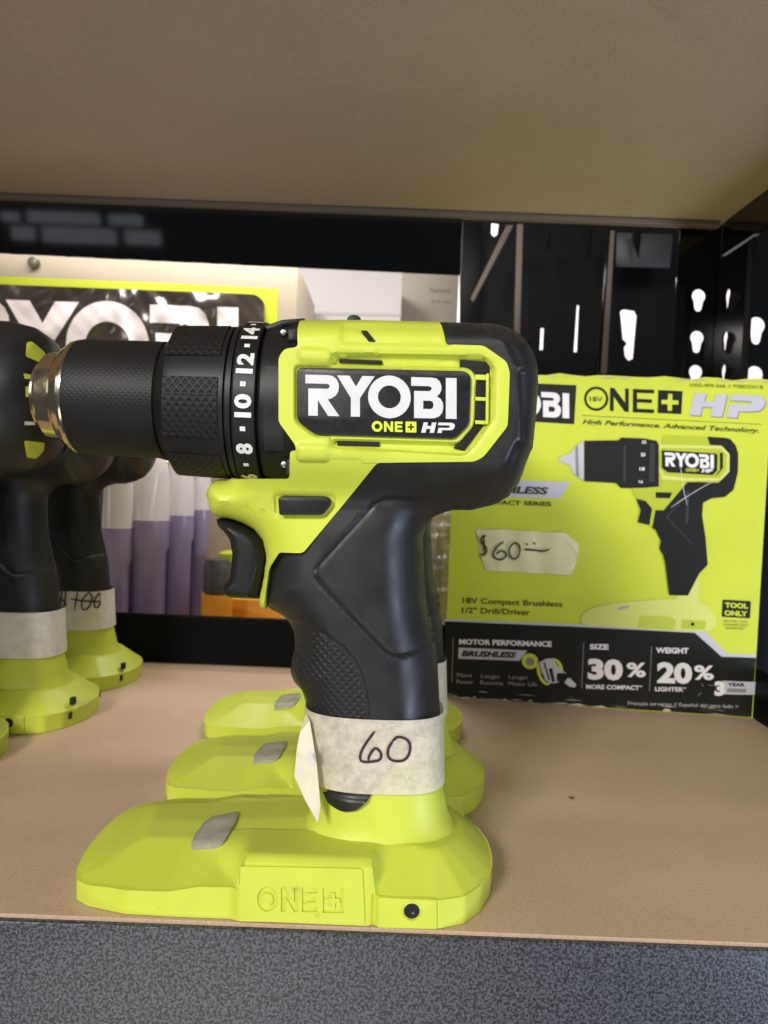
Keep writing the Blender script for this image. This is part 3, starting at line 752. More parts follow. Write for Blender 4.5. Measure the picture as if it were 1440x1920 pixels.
# slotted corner post: face plate, side flange and nearer plate
def keyhole(cx, cz, s):
    up_ = [(cx+s*math.cos(t), cz+s*.6+s*math.sin(t)) for t in np.linspace(-.75, math.pi+.75, 16)]
    lo_ = [(cx+s*.58*math.cos(t), cz-s*1.0+s*.58*math.sin(t)) for t in np.linspace(math.pi, 2*math.pi, 8)]
    return up_+lo_
def plate(name, outer, holes, fn3, th, mats, parent):
    v, t = tri([outer]+holes); n = len(v)
    V = [tuple(fn3(x, y, 0)) for x, y in v]+[tuple(fn3(x, y, th)) for x, y in v]
    Fc = list(t)+[tuple(i+n for i in f)[::-1] for f in t]+[(b, a, a+n, b+n) for a, b in boundary(t)]
    o = obj(name, V, Fc, mats, parent); fixn(o); return o
YP = YR+.002
hs = []
for py in (562, 640, 704, 780, 856, 932, 1008, 1084, 1160):
    q = UX(1311-(py-562)*.04, py, YP); hs.append(keyhole(q[0]-.0003, q[1]-.0004, .0049))
qx0 = UX(1264, 640, YP)[0]; qx1 = XR+.0024
plate('corner_post', [(qx0, -.08), (qx1, -.08), (qx1, ZT+.05), (qx0, ZT+.05)], hs, lambda x, y, e: Vector((x, YP+e, y)), .0016, m_paint, rack)
hs = []
for py in (560, 640, 702, 780, 860, 940):
    q = UX(1375-(py-562)*.04, py, .527); hs.append(keyhole(.529, q[1], .0045))
plate('corner_flange', [(.500, .0305), (YP-.001, .0305), (YP-.001, ZT-.024), (.500, ZT-.024)], hs, lambda x, y, e: Vector((XR+.0005+e, x, y)), .0016, m_paint, rack)
YQ = .498; hs = []
for py in (620, 712, 804, 896, 988, 1080):
    q = UX(1419-(py-620)*.04, py, YQ); hs.append(keyhole(q[0], q[1], .0056))
plate('corner_post', [(UX(1398, 620, YQ)[0], -.08), (.285, -.08), (.285, ZT-.024), (UX(1398, 620, YQ)[0]+.002, ZT-.024)], hs, lambda x, y, e: Vector((x, YQ+e, y)), .0016, m_paint, rack)
slab('post_edge', [(UX(1393, 620, YQ)[0], -.05), (UX(1398, 620, YQ)[0], -.05), (UX(1398, 620, YQ)[0]+.001, ZT-.024), (UX(1393, 620, YQ)[0]+.001, ZT-.024)], YQ-.006, YQ+.002, .0006, m_paint2, rack, r=.0006, k=3)

# ------------------------------------------------------------------ lime retail carton
BLx = G(831, 1308); BRx = G(1411, 1347)
ux = Vector((BRx.x-BLx.x, BRx.y-BLx.y, 0)); BW = ux.length; ux.normalize(); nn = Vector((ux.y, -ux.x, 0))
def BX(px, py, lift=0.0):
    d = ray(px, py); t = ((BLx-CAM).dot(nn)+lift)/d.dot(nn); return CAM+d*t
def bface(x, z, lift=0): return BLx+ux*x+Vector((0, 0, z))+nn*lift
BH = BX(1432, 712).z
carton = thing('drill_carton', (BLx+BRx)/2, 'scuffed lime and black retail carton with a drill picture and a $60 tape label', 'carton')
m_cart = mat('carton_print_lime', (.56, .64, .040), .42, var=.04, vscale=30, bump=.25, bscale=120, bdist=.0006, rvar=.05)
m_cblk = mat('carton_print_black', (.008, .009, .007), .5, var=.3, vscale=40, bump=.2, bscale=150, bdist=.0004, spec=.25)
m_csil = mat('carton_print_silver', (.50, .50, .56), .4)
m_cwht = mat('carton_print_white', (.75, .74, .76), .45)
m_cgry = mat('carton_print_grey', (.22, .22, .22), .45)
m_cdrk = mat('carton_print_dark', (.035, .045, .012), .45)
m_kraft = mat('worn_card', (.50, .45, .36), .8, var=.25, vscale=300)
D = -.075
def bodyv():
    V = []; n1 = 24
    tops = [BH+.0006*math.sin(i*1.7)+.0004*math.sin(i*4.1) for i in range(n1+1)]
    for i in range(n1+1): x = BW*i/n1; V += [bface(x, .0003), bface(x, tops[i]), bface(x, tops[i], D), bface(x, .0003, D)]
    Fc = []
    for i in range(n1):
        a = 4*i; b = a+4
        for k in range(4): k2 = (k+1) % 4; Fc.append((a+k, a+k2, b+k2, b+k))
    Fc += [(0, 1, 2, 3), (4*n1+3, 4*n1+2, 4*n1+1, 4*n1)]
    return V, Fc
V, Fc = bodyv(); cb_ = obj('carton_body', V, Fc, m_cart, carton); fixn(cb_)
E1 = .00012
def bpoly(name, polys, mm, lvl, par=None):
    return flat(name, polys, lambda x, y: BX(x, y, E1*lvl), mm, par or carton)
s5 = lambda L_: [(820+x/2.3226, 680+y/2.3226) for x, y in L_]
s6 = lambda L_: [(820+x/2.3226, 1060+y/2.3226) for x, y in L_]
def edge(px, py): return BX(px, py)
# black lower panel down to the bottom edge
lp = s6([(33,243),(620,268),(1125,292),(1240,397),(1388,403)])
eL0, eR0 = bface(.0006, .0006), bface(BW-.0006, .0006)
def proj(v):
    d = v-CAM; w = d.dot(fw); return (720+F*d.dot(rt)/w, 960-F*d.dot(up)/w)
panelb = bpoly('black_panel', [[lp+[proj(eR0), proj(eL0)]]], m_cblk, 1)
bpoly('silver_stripe', [[s6([(31,234),(620,256),(1150,282),(1170,290),(1262,384),(1388,388),(1388,401),(1238,398),(1122,294),(620,268),(31,243)])]], m_csil, 2)
# brand block
bpoly('brand_block', [[s5([(330,86),(606,98),(596,268),(330,252)])]], m_cblk, 1)
flat('brand_lettering', RYOBI, lambda u, v: BX(893+u*.2390, 728+v*.238+u*.239*.055, E1*3), m_cwht, carton)
# ONE with ringed 18V, plus tile, HP
s = 1/2.3226
one_shapes = [[circ(692, 157, 53, 40), circ(692, 157, 42, 40)[::-1]],
 [[(752,109),(770,110),(818,175),(818,112),(834,113),(834,215),(816,214),(768,148),(768,211),(751,210)]],
 [[(852,114),(944,118),(944,134),(870,131),(870,157),(935,160),(935,176),(870,173),(870,200),(944,204),(944,220),(851,216)]],
 [[(962,119),(1068,124),(1063,224),(959,219)], [(1006,135),(1003,162),(976,161),(976,180),(1003,181),(1003,209),(1022,210),(1023,182),(1050,183),(1051,164),(1024,163),(1024,136)]]]
bpoly('dark_lettering', [[s5(c_) for c_ in g] for g in one_shapes], m_cblk, 2)
bpoly('silver_lettering', [[s5(c_) for c_ in g] for g in [
 [[(1122,132),(1172,134),(1162,168),(1205,170),(1213,136),(1262,139),(1240,236),(1190,233),(1199,194),(1154,192),(1146,230),(1096,227)]],
 [[(1282,138),(1400,143),(1424,152),(1430,170),(1420,196),(1400,210),(1366,213),(1312,212),(1306,240),(1258,237),(1274,180),(1356,184),(1370,178),(1368,168),(1272,164)]]]], m_csil, 3)
bpoly('letter_shadow', [[s5([(x+4, y+5) for x, y in c_]) for c_ in g] for g in [
 [[(1122,132),(1172,134),(1162,168),(1205,170),(1213,136),(1262,139),(1240,236),(1190,233),(1199,194),(1154,192),(1146,230),(1096,227)]],
 [[(1282,138),(1400,143),(1424,152),(1430,170),(1420,196),(1400,210),(1366,213),(1312,212),(1306,240),(1258,237),(1274,180),(1356,184),(1370,178),(1368,168),(1272,164)]]]], m_cgry, 2)
def T5(s_, x0, y, x1, h, sl=.045, bo=.02, sh=0): return (s_, 820+x0/2.3226, 680+y/2.3226, 820+x1/2.3226, h/2.3226, sl, bo, sh)
def T6(s_, x0, y, x1, h, sl=.035, bo=.02, sh=0): return (s_, 820+x0/2.3226, 1060+y/2.3226, 820+x1/2.3226, h/2.3226, sl, bo, sh)
bxf = lambda x, y: BX(x, y, E1*4)
texts('dark_lettering', [
 T5('High Performance. Advanced Technology.', 632, 267, 1400, 22, .050, .02, .3),
 T5('18V', 664, 168, 720, 22, .04, .01),
 T5('1005-499-566 // PSBDD01B', 1100, 104, 1420, 15, .03, .0),
 T5('BRUSHLESS', 125, 562, 484, 34, .035, .045, .2),
 T5('COMPACT SERIES', 158, 615, 496, 20, .03, .02),
 T6('18V Compact Brushless', 110, 164, 545, 26, .040, .015),
 T6('1/2" Drill/Driver', 107, 207, 405, 26, .035, .015),
 T6('BATTERY AND', 1250, 247, 1350, 9, .03, .0), T6('CHARGER SOLD', 1243, 262, 1355, 9, .03, .0), T6('SEPARATELY', 1255, 277, 1340, 9, .03, .0),
 ], bxf, m_cdrk, carton)
bpoly('thin_rule', [[s5([(632,229),(1412,268),(1412,270),(632,231)])]], m_cdrk, 2)
bpoly('silver_banner', [[s5([(120,506),(580,520),(536,592),(100,578)])]], m_csil, 2)
bpoly('black_tile', [[s6([(1242,149),(1366,156),(1362,231),(1238,224)])]], m_cblk, 2)
texts('lime_lettering', [T6('TOOL', 1253, 184, 1353, 24, .05, .05), T6('ONLY', 1250, 218, 1351, 24, .05, .05)], bxf, m_cart, carton)
bpoly('silver_banner', [[s6([(93,358),(392,371),(358,416),(91,406)])]], m_csil, 3)
texts('dark_lettering', [T6('BRUSHLESS', 103, 396, 346, 27, .03, .05, .3)], lambda x, y: BX(x, y, E1*5), m_cblk, carton)
texts('white_lettering', [
 T6('MOTOR PERFORMANCE', 95, 344, 498, 25, .027, .04),
 T6('SIZE', 664, 366, 746, 25, .02, .04), T6('WEIGHT', 952, 382, 1094, 26, .02, .04),
 T6('30', 655, 497, 808, 96, .03, .05), T6('%', 824, 485, 908, 66, .03, .03),
 T6('20', 957, 512, 1110, 96, .03, .05), T6('%', 1118, 497, 1204, 66, .03, .03),
 T6('MORE COMPACT*', 648, 538, 893, 20, .02, .03), T6('LIGHTER*', 948, 548, 1083, 20, .02, .03),
 T6('3', 1207, 568, 1252, 66, 0, .06)], bxf, m_cwht, carton)
texts('grey_lettering', [
 T6('More', 86, 486, 150, 18, .03, .0), T6('Power', 84, 515, 157, 18, .03, .0), T6('Longer', 190, 490, 274, 18, .03, .0), T6('Runtime', 188, 519, 286, 18, .03, .0),
 T6('Longer', 311, 494, 397, 18, .03, .0), T6('Motor Life', 310, 523, 434, 18, .03, .0),
 T6('*Compared to P215 drill/driver', 80, 586, 302, 11, .02, .0), T6('Français au verso // Español del otro lado >', 830, 607, 1312, 16, .032, .02)], bxf, mat('carton_print_grey_text', (.33, .33, .33), .45), carton)
bpoly('column_rule', [[s6([(636,338),(639,338),(630,535),(627,535)])], [s6([(932,352),(935,352),(925,548),(922,548)])], [s6([(68,318),(71,318),(64,510),(61,510)])]], m_cgry, 2)
bpoly('warranty_flag', [[s6([(1240,503),(1386,508),(1382,564),(1240,561)])]], m_csil, 2)
texts('dark_lettering', [T6('YEAR', 1264, 527, 1340, 17, .02, .05)], bxf, m_cblk, carton)
bpoly('worn_patch', [[s6([(1262,535),(1345,538),(1343,555),(1262,552)])]], m_cgry, 3)
# motor picture
def ell(cx, cy, a, b, rot, n=24):
    return [(cx+a*math.cos(t)*math.cos(rot)-b*math.sin(t)*math.sin(rot), cy+a*math.cos(t)*math.sin(rot)+b*math.sin(t)*math.cos(rot)) for t in np.linspace(0, 2*math.pi, n, endpoint=False)]
bpoly('motor_picture', [[s6(ell(404, 418, 36, 34, .4))], [s6(ell(512, 450, 34, 46, -.3)), s6(ell(512, 450, 20, 34, -.3))[::-1]], [s6(ell(465, 470, 28, 54, -.35)), s6(ell(468, 470, 18, 44, -.35))[::-1]]], m_cart, 2)
bpoly('motor_picture', [[s6(ell(404, 420, 20, 18, .4))], [s6([(430,415),(450,420),(475,470),(455,475)])]], m_cgry, 3)
bpoly('motor_picture', [[s6([(445,425),(470,408),(500,405),(530,445),(560,470),(545,505),(500,515),(470,500)])], [s6([(555,490),(580,492),(605,520),(600,532),(575,528),(552,510)])]], m_csil, 4)
bpoly('motor_picture', [[s6([(485,452),(500,445),(512,505),(500,510)])], [s6([(520,470),(556,468),(568,490),(552,512),(520,505)])], [s6([(462,425),(468,420),(492,500),(484,500)])]], m_cblk, 5)
# drill picture
def DB(L_): return [(1231+(x-527)*.322, 816+(y-600)*.3215+(x-527)*.322*.030) for x, y in L_]
gl = DB([(524,672),(535,656),(560,653),(565,603),(598,597),(820,602),(836,648),(905,650),(948,680),(954,700),(950,800),(905,857),(707,868),(568,1037),(521,1037),(501,1141),(484,1128),(499,1030),(465,985),(408,970),(385,925),(405,899),(556,898),(556,836),(524,792)])
gr_ = DB([(824,600),(930,603),(958,610),(988,645),(1003,690),(1001,800),(985,868),(975,905),(925,948),(848,957),(799,985),(793,1060),(812,1180),(826,1345),(775,1400),(710,1530),(600,1530),(577,1345),(565,1296),(543,1262),(552,1215),(520,1150),(501,1141),(521,1037),(568,1037),(707,868),(888,867),(951,801),(955,700),(906,649),(838,647)])
ft_ = s6([(960,148),(1040,146),(1100,40),(1140,22),(1142,165),(1180,180),(1212,225),(1214,262),(1180,288),(1040,286),(650,262),(622,245),(632,212),(690,180),(800,160),(930,152)])
m_plime = mat('picture_lime', (.42, .50, .02), .5); m_plime2 = mat('picture_pale_lime', (.62, .67, .16), .4); m_pblk = mat('picture_black', (.008, .009, .009), .5, spec=.25)
pic = bpoly('drill_picture', [[ft_]], m_plime2, 5)
bpoly('picture_housing', [[gl]], m_plime, 6, pic)
bpoly('picture_grip', [[gr_]], m_pblk, 7, pic)
bpoly('picture_chuck', [[s5([(640,340),(790,338),(800,326),(900,330),(955,340),(965,360),(965,540),(900,545),(800,546),(778,524),(640,516)])]], m_pblk, 7, pic)
bpoly('picture_trigger', [[DB([(408,974),(465,987),(502,1030),(486,1124),(417,1112),(435,1040)])]], m_pblk, 7, pic)
bpoly('picture_switch', [[DB([(521,932),(618,932),(605,966),(523,966)])]], m_pblk, 7, pic)
bpoly('picture_badge', [[DB([(557,686),(872,696),(883,705),(880,796),(853,823),(591,815),(557,789)])]], m_pblk, 7, pic)
bpoly('picture_vent', [[DB([(896,690),(914,692),(914,780),(880,822),(868,830),(896,790)])]], m_pblk, 7, pic)
bpoly('picture_chuck_nose', [[s5([(638,340),(612,356),(590,382),(575,400),(560,402),(530,414),(528,428),(560,440),(575,444),(590,478),(612,500),(638,512)])]], m_csil, 7, pic)
bpoly('picture_chuck_shade', [[s5([(600,372),(612,358),(618,500),(604,490)])]], m_cgry, 8, pic)
bpoly('picture_lens', [[s6([(785,184),(838,174),(830,184),(788,196)])]], mat('picture_lens', (.35, .35, .42), .4), 8, pic)
bpoly('picture_hole', [[s6(circ(1112, 256, 8, 12))]], m_pblk, 8, pic)
bpoly('picture_shade', [[s6([(880,220),(1010,222),(1040,240),(1035,280),(870,272)])]], mat('picture_mid_lime', (.48, .56, .05), .5), 6, pic)
bpoly('picture_shade', [[s6([(1065,236),(1170,242),(1165,280),(1062,276)])]], m_plime, 6, pic)
sheen = mat('picture_sheen', (.035, .036, .04), .45, spec=.3)
for q in ([(812,360),(822,360),(820,520),(810,518)], [(926,350),(948,352),(945,520),(922,520)], [(1085,560),(1098,560),(1092,700),(1080,700)]):
    bpoly('picture_sheen', [[s5(q)]], sheen, 8, pic)
bpoly('picture_seam', [[DB([(705,936),(714,936),(592,1076),(740,1230),(736,1236),(580,1076)])]], sheen, 8, pic)
flat('picture_lettering', RYOBI, lambda u, v: BX(1246+u*.127, 848+v*.132+u*.127*.05, E1*9), m_cwht, pic)
texts('picture_lettering', [T5('ONE+', 1082, 474, 1140, 15, .03, .03), ], lambda x, y: BX(x, y, E1*9), m_cart, pic)
texts('picture_lettering', [T5('HP', 1150, 478, 1200, 17, .03, .05, .2), T5('20', 886, 408, 906, 16, .0, .03), T5('18', 880, 470, 903, 16, 0, .03), T5('16', 878, 525, 895, 14, 0, .03), T5('22', 890, 352, 910, 14, 0, .03)], lambda x, y: BX(x, y, E1*9), m_cwht, pic)
bpoly('picture_frame', [[DB([(527,674),(545,655),(905,652),(951,688),(951,800),(903,855),(700,862),(556,856),(556,834),(527,792)]), DB([(540,690),(540,782),(572,832),(700,845),(895,838),(936,790),(936,700),(900,668),(560,672)])]], m_plime2, 6.5, pic)
strokes('scuff', [[s6([(1178,520)])[0], s6([(1192,523)])[0], s6([(1206,521)])[0]], [s6([(1136,572)])[0], s6([(1140,562)])[0], s6([(1152,556)])[0]], [s6([(1150,512)])[0], s6([(1160,530)])[0]], [s6([(290,628)])[0], s6([(420,606)])[0], s6([(520,602)])[0], s6([(640,625)])[0], s6([(750,640)])[0]], [s6([(210,615)])[0], s6([(225,624)])[0]]], 1.1, lambda x, y, e: BX(x, y, E1*10+e), m_cgry, carton)
# scratches and worn edges
strokes('scratch', [[s5([(1058,440)])[0], s5([(1070,540)])[0], s5([(1088,620)])[0]], [s5([(1015,632)])[0], s5([(1080,588)])[0], s5([(1150,545)])[0], s5([(1205,515)])[0]]], .9, lambda x, y, e: BX(x, y, E1*10+e), m_cwht, carton)
random.seed(11)
wear = []
for i in range(34):
    t = random.random(); x = BW*t; w = random.uniform(.001, .007); h = random.uniform(.0003, .0013); z = random.uniform(0, .0012) if random.random() < .7 else random.uniform(.002, .006)
    if z > .002: h *= .5
    pts_ = [(x-w, z+.0003), (x-w*.3, z+h*random.uniform(.6, 1.6)), (x+w*.4, z+h*random.uniform(.5, 1.3)), (x+w, z+.0004), (x+w*.2, z+.0002)]
    wear.append([[proj(bface(a, b_)) for a, b_ in pts_]])
for i in range(22):
    x = BW*(.25+.75*random.random()); w = random.uniform(.001, .006); h = random.uniform(.0003, .0010)
    pts_ = [(x-w, BH-.0008), (x-w*.2, BH-.0008-h), (x+w*.5, BH-.0008-h*random.random()), (x+w, BH-.0008)]
    wear.append([[proj(bface(a, b_)) for a, b_ in pts_]])
for k_, wq in enumerate(wear):
    pass
V = []; Fc = []
for k_, wq in enumerate(wear):
    v, t = tri(wq, eps=1e-4); b = len(V); V += [tuple(BX(x, y, E1*4+k_*3e-6)) for x, y in v]; Fc += [tuple(b+i for i in f) for f in t]
obj('worn_edge', V, Fc, m_kraft, carton)
# price label
lab = s5([(165,725),(330,728),(560,742),(618,790),(612,850),(585,925),(420,918),(210,905),(185,830),(178,760)])
ctape = flat('price_label', [[densify(lab, 6)]], lambda x, y: BX(x, y, .0010+.0004*math.sin(x*.11)+.0003*math.sin(y*.17)), mat('cream_label', (.70, .68, .36), .55, var=.06, vscale=90), carton)
ctape['label'] = 'torn cream label reading $60.00 by hand'
lf = lambda x, y, e: BX(820+x/2.3226, 680+y/2.3226, .0020+e)
strokes('handwriting', [[(214,752),(196,760),(192,775),(200,790),(212,805),(214,825),(202,838),(188,832)], [(202,748),(206,838)], [(290,780),(262,800),(244,830),(252,850),(275,858),(297,845),(296,826),(275,820),(255,836)], [(335,783),(316,805),(314,835),(330,853),(350,846),(360,815),(352,790),(334,783)], [(386,786),(394,794)], [(418,784),(428,790)], [(375,813),(420,816),(462,821),(490,811)]], 7.5, lf, m_ink2, ctape)

# ------------------------------------------------------------------ things behind the rack
ZB = -.012
back = box('rear_shelf', -.9, .62, YR+.012, 1.05, ZB-.02, ZB, m_board, origin=(0, 0, 0))
setprops(back, 'rear shelf beyond the back beam carrying the cartons', 'shelf board')
wall = box('wall', -3, 3, 2.2, 2.25, -1, 2.2, mat('white_wall', (.86, .80, .79), .8), origin=(0, 0, 0)); setprops(wall, kind='structure')

# big wrapped carton
YC = .66
Cc = thing('wrapped_carton', U(250, 800, YC), 'large pale carton with a lime-edged black RYOBI panel under crinkled film, behind the drills', 'carton')
Cc['label'] = 'large cream carton with lime-edged black panel and huge white letters under crinkled film'
Cc.location.z = ZB
m_cream = mat('cream_card', (.44, .365, .27), .6, var=.05, vscale=20)
p0 = UX(-300, 462, YC); p1 = UX(560, 498, YC)
xe = UX(522, 560, YC)[0]
slab('carton_body', [(p0[0], ZB+.0005), (UX(540, 560, YC)[0], ZB+.0005), (UX(560, 498, YC)[0], UX(560, 498, YC)[1]), (p0[0], UX(560, 498, YC)[1])], YC, YC+.15, .001, m_cream, Cc, r=.001, k=3)
def fl3(name, polys, Y, mm, par): return flat(name, polys, lambda x, y: U(x, y, Y), mm, par)
fl3('lime_border', [[[(-250,503),(0,518),(300,530),(521,541),(516,880),(-250,870)]]], YC-.0006, m_cart, Cc)
fl3('gap_shade_panel', [[[(120,884),(391,884),(388,1200),(120,1200)]]], YC-.0006, mat('navy_gap_shade', (.045, .045, .085), .4), Cc)  # dark sheet added to paint the shade in the gaps between tubes
# crinkled black film: real folds
m_film = mat('black_film', (.045, .036, .030), .2, spec=.8, coat=.5)
def film_y(x, y):
    t = (x*.8+(y-560)*-.9); a = math.atan2(y-500, x-230)
    return .0010*math.sin(x*.07+2.5*math.sin(y*.02))+.0012*math.sin(a*17+x*.01)+.0012*math.sin((x+y*1.4)*.055+2*math.sin(x*.02))+.00025*math.sin((x-y*.9)*.19)
outf = rnd([(-240,522),(0,533),(480,552),(496,566),(494,868),(-240,860)], 12, 5)
c2 = densify(outf, 7); V2_, T_ = tri([c2], grid_in(c2, 7, 3))
obj('black_film', [tuple(U(x, y, YC-.0042+film_y(x, y)*1.0)) for x, y in V2_], T_, m_film, Cc, smooth=70)
m_wfilm = mat('film_white', (.86, .78, .77), .4, spec=.5, coat=.2, var=.06, vscale=30)
V = []; Fc = []
for g in RYOBI:
    cs = [densify([(-105+u*.757, 558+v*.80+u*.757*.034) for u, v in c_], 6) for c_ in g]
    v, t = tri(cs, np.array([q for q in grid_in(cs[0], 7, 3) if all(not inside(np.array([q]), h_)[0] for h_ in cs[1:])])); b = len(V)
    V += [tuple(U(x, y, YC-.0046+film_y(x, y))) for x, y in v]; Fc += [tuple(b+i for i in f) for f in t]
obj('panel_lettering', V, Fc, m_wfilm, Cc, smooth=70)
pc = U(62, 492, YC-.004); 
slab('carton_plug', [(pc.x+.0045*math.cos(t), pc.z+.0045*math.sin(t)) for t in np.linspace(0, 6.28, 20, endpoint=False)], YC-.006, YC, .0008, mat('plug', (.10, .10, .05), .3), Cc, smooth=40)
# white carton, beige carton
def simple_carton(name, x0, x1, ytop, Y, depth, col, label):
    a = UX(x0, ytop, Y); b = UX(x1, ytop+(x1-x0)*.039, Y)
    t = thing(name, Vector(((a[0]+b[0])/2, Y, ZB)), label, 'carton')
    slab('carton_body', [(a[0], ZB+.0005), (b[0], ZB+.0005), (b[0], b[1]), (a[0], a[1])], Y, Y+depth, .001, mat(name+'_card', col, .55, var=.04, vscale=15, bump=.2, bscale=40, bdist=.001), t, r=.001, k=3)
    return t
wc = simple_carton('white_carton', 400, 755, 494, .83, .10, (.50, .47, .48), 'plain white carton above the drill top, its flap seam showing')
fl3('flap_seam', [[[(585,584),(752,588),(752,592),(585,590)]], [[(585,584),(577,600),(583,600),(590,588)]]], .8290, mat('seam', (.42, .40, .42), .7), wc)
bc = simple_carton('beige_carton', 735, 861, 508, .94, .08, (.40, .35, .29), 'dull beige carton with faint print beside the white carton')
texts('faint_print', [('Select', 806, 548, 846, 9, .03, .01, 0), ('drill set', 808, 568, 846, 7, .03, 0, 0)], lambda x, y: U(x, y, .9393), mat('faint', (.22, .19, .16), .6), bc)

# tubes standing behind the rack
m_tb = mat('lilac_tube', (.36, .29, .50), .3, coat=.15); m_tt = mat('milky_cap', (.80, .74, .76), .25, coat=.4)
Yt = .585
tubes = [(196, 245, 990, 887), (248, 312, 975, 880), (314, 359, 966, 885), (362, 391, 956, 885)]
names = ['leftmost and widest lilac tube, touching the taped drill handle', 'second lilac tube from the left, dark stripe beside it', 'third lilac tube with a bright curved gleam on its milky cap', 'rightmost and narrowest lilac tube, beside the grey cylinder']
for i, (xa_, xb_, ysh, ytp) in enumerate(tubes):
    Y = Yt+.012*i
    c_ = U((xa_+xb_)/2, 1000, Y); r = (xb_-xa_)/2/F*Y*1.18
    zs = UX((xa_+xb_)/2, ysh, Y)[1]; ztp = UX((xa_+xb_)/2, ytp-25, Y)[1]; zc = UX((xa_+xb_)/2, ysh+58-i*8, Y)[1]
    t = thing('caulk_tube', Vector((c_.x, Y, ZB)), names[i], 'tube', 'lilac tubes with milky caps behind the rack')
    def lz(name, prof, mm):
        V = []; Fc = []; n_ = 36
        for z, rr, sq in prof:
            for j in range(n_):
                a = 2*math.pi*j/n_; V.append((c_.x+rr*math.cos(a)*(1), Y+rr*sq*math.sin(a), z))
        for k in range(len(prof)-1):
            for j in range(n_): Fc.append((k*n_+j, k*n_+(j+1) % n_, (k+1)*n_+(j+1) % n_, (k+1)*n_+j))
        Fc += [tuple(range(n_))[::-1], tuple((len(prof)-1)*n_+j for j in range(n_))]
        o = obj(name, V, Fc, mm, t, smooth=50); fixn(o); return o
    lz('barrel', [(ZB, r*.86, 1), (zc-.004, r*.86, 1), (zc, r, 1), (zs, r, 1)], m_tb)
    lz('cap', [(zs+.0002, r*.99, 1)]+[(zs+(ztp-zs)*q, r*(.99-.22*q**2.5), 1-.55*q) for q in (.1, .25, .4, .55, .7, .82)]+[(zs+(ztp-zs)*.93, r*.76, .4), (ztp, r*.62, .3)], m_tt)
# grey knurled cylinder on a lime holder, orange tray
p = U(408, 1075, .60)
g = thing('grey_cylinder', Vector((p.x, .60, ZB)), 'short worn grey and black cylinder with a lime collar, behind the trigger', 'canister')
def vcyl(name, prof, mm, par, cx, cy, n_=32):
    V = []; Fc = []
    for z, rr in prof:
        for j in range(n_): a = 2*math.pi*j/n_; V.append((cx+rr*math.cos(a), cy+rr*math.sin(a), z))
    for k in range(len(prof)-1):
        for j in range(n_): Fc.append((k*n_+j, k*n_+(j+1) % n_, (k+1)*n_+(j+1) % n_, (k+1)*n_+j))
    Fc += [tuple(range(n_))[::-1], tuple((len(prof)-1)*n_+j for j in range(n_))]
    o = obj(name, V, Fc, mm, par, smooth=40); fixn(o); return o
z1 = UX(408, 1048, .60)[1]; z2 = UX(408, 1112, .60)[1]
vcyl('canister_body', [(z2, .0095), (z2+.003, .011), (z1-.004, .011), (z1, .009)], mat('worn_grey', (.09, .085, .085), .4, var=.5, vscale=150), g, p.x, .60)
vcyl('canister_base', [(ZB, .012), (z2-.0005, .012)], mat('orange_plastic', (.92, .38, .02), .5), g, p.x, .60)
q = U(432, 1040, .61); vcyl('lime_collar', [(z1-.018, .008), (z1-.010, .010), (z1+.004, .009), (z1+.006, .004)], m_lime, g, q.x, .61)
ot = thing('orange_tray', U(470, 1140, .64), 'bright orange tray lying low behind the rear beam', 'tray'); ot.location.z = ZB
ta = UX(385, 1116, .64); tb = UX(850, 1132, .64)
slab('tray_body', [(ta[0], ZB+.0005), (tb[0], ZB+.0005), (tb[0], tb[1]), (ta[0], ta[1])], .625, .655, .001, mat('orange_card', (.95, .40, .02), .5), ot, r=.001, k=3)
# clear pack beside the lime carton
cp = thing('blister_pack', U(815, 1100, .60), 'crinkled clear plastic pack with pink edge, wedged between drill handle and lime carton', 'blister pack'); cp.location.z = ZB
def film2(x, y): return .004*math.sin(x*.35+y*.02)+.003*math.sin(y*.11+x*.1)+.002*math.sin(y*.31)
c2 = densify([(790,962),(848,958),(842,1185),(788,1185)], 5); V2_, T_ = tri([c2], grid_in(c2, 5, 2))
m_clear = mat('clear_film', (.75, .72, .68), .06, spec=1.0, alpha=.32, coat=1)
obj('film_front', [tuple(U(x, y, .585+film2(x, y))) for x, y in V2_], T_, m_clear, cp, smooth=80)
slab('backing_card', [UX(a, b, .610) for a, b in ((786, 1190), (842, 1190), (850, 955), (790, 955))], .610, .612, .0002, mat('brown_card', (.30, .24, .15), .5, var=.4, vscale=60), cp)
slab('pink_edge', [UX(a, b, .600) for a, b in ((797, 1000), (801, 1000), (803, 966), (799, 966))], .600, .6015, .0002, mat('pink', (.75, .06, .25), .4), cp)
slab('grey_tool', [UX(a, b, .606) for a, b in ((814, 1130), (824, 1130), (832, 1040), (822, 990), (816, 1050))], .604, .608, .0005, mat('tool_grey', (.12, .11, .12), .35), cp)

# black slotted display rack at the right rear
dr = thing('display_rack', Vector((.25, .75, -.3)), 'black pierced steel display rack behind the lime carton, brown board edges showing', 'display rack')
YD = .80
def dp(L_): return [UX(a, b, YD) for a, b in L_]
holes = [dp([(1163,584),(1170,580),(1190,583),(1194,592),(1187,672),(1178,676),(1172,668),(1170,652),(1176,644),(1168,636)]), dp([(1082,572),(1086,572),(1082,660),(1076,660)]), dp([(1014,615),(1020,615),(1018,656),(1012,656)]), dp([(922,418),(935,420),(932,440),(926,444),(921,438)])]
outer = dp([(862,380),(1500,380),(1500,1400),(862,1400)])
ho2 = [dp([(1268,520),(1500,530),(1500,820),(1268,810)])]
plate('pierced_panel', outer, holes+ho2, lambda x, y, e: Vector((x, YD+e, y)), .002, m_paint2, dr)
m_edge = mat('brown_edge', (.085, .068, .058), .7, spec=.2)
def strip(name, L_, Y, th, mm, par): return slab(name, [UX(a, b, Y) for a, b in L_], Y, Y+th, .0004, mm, par)
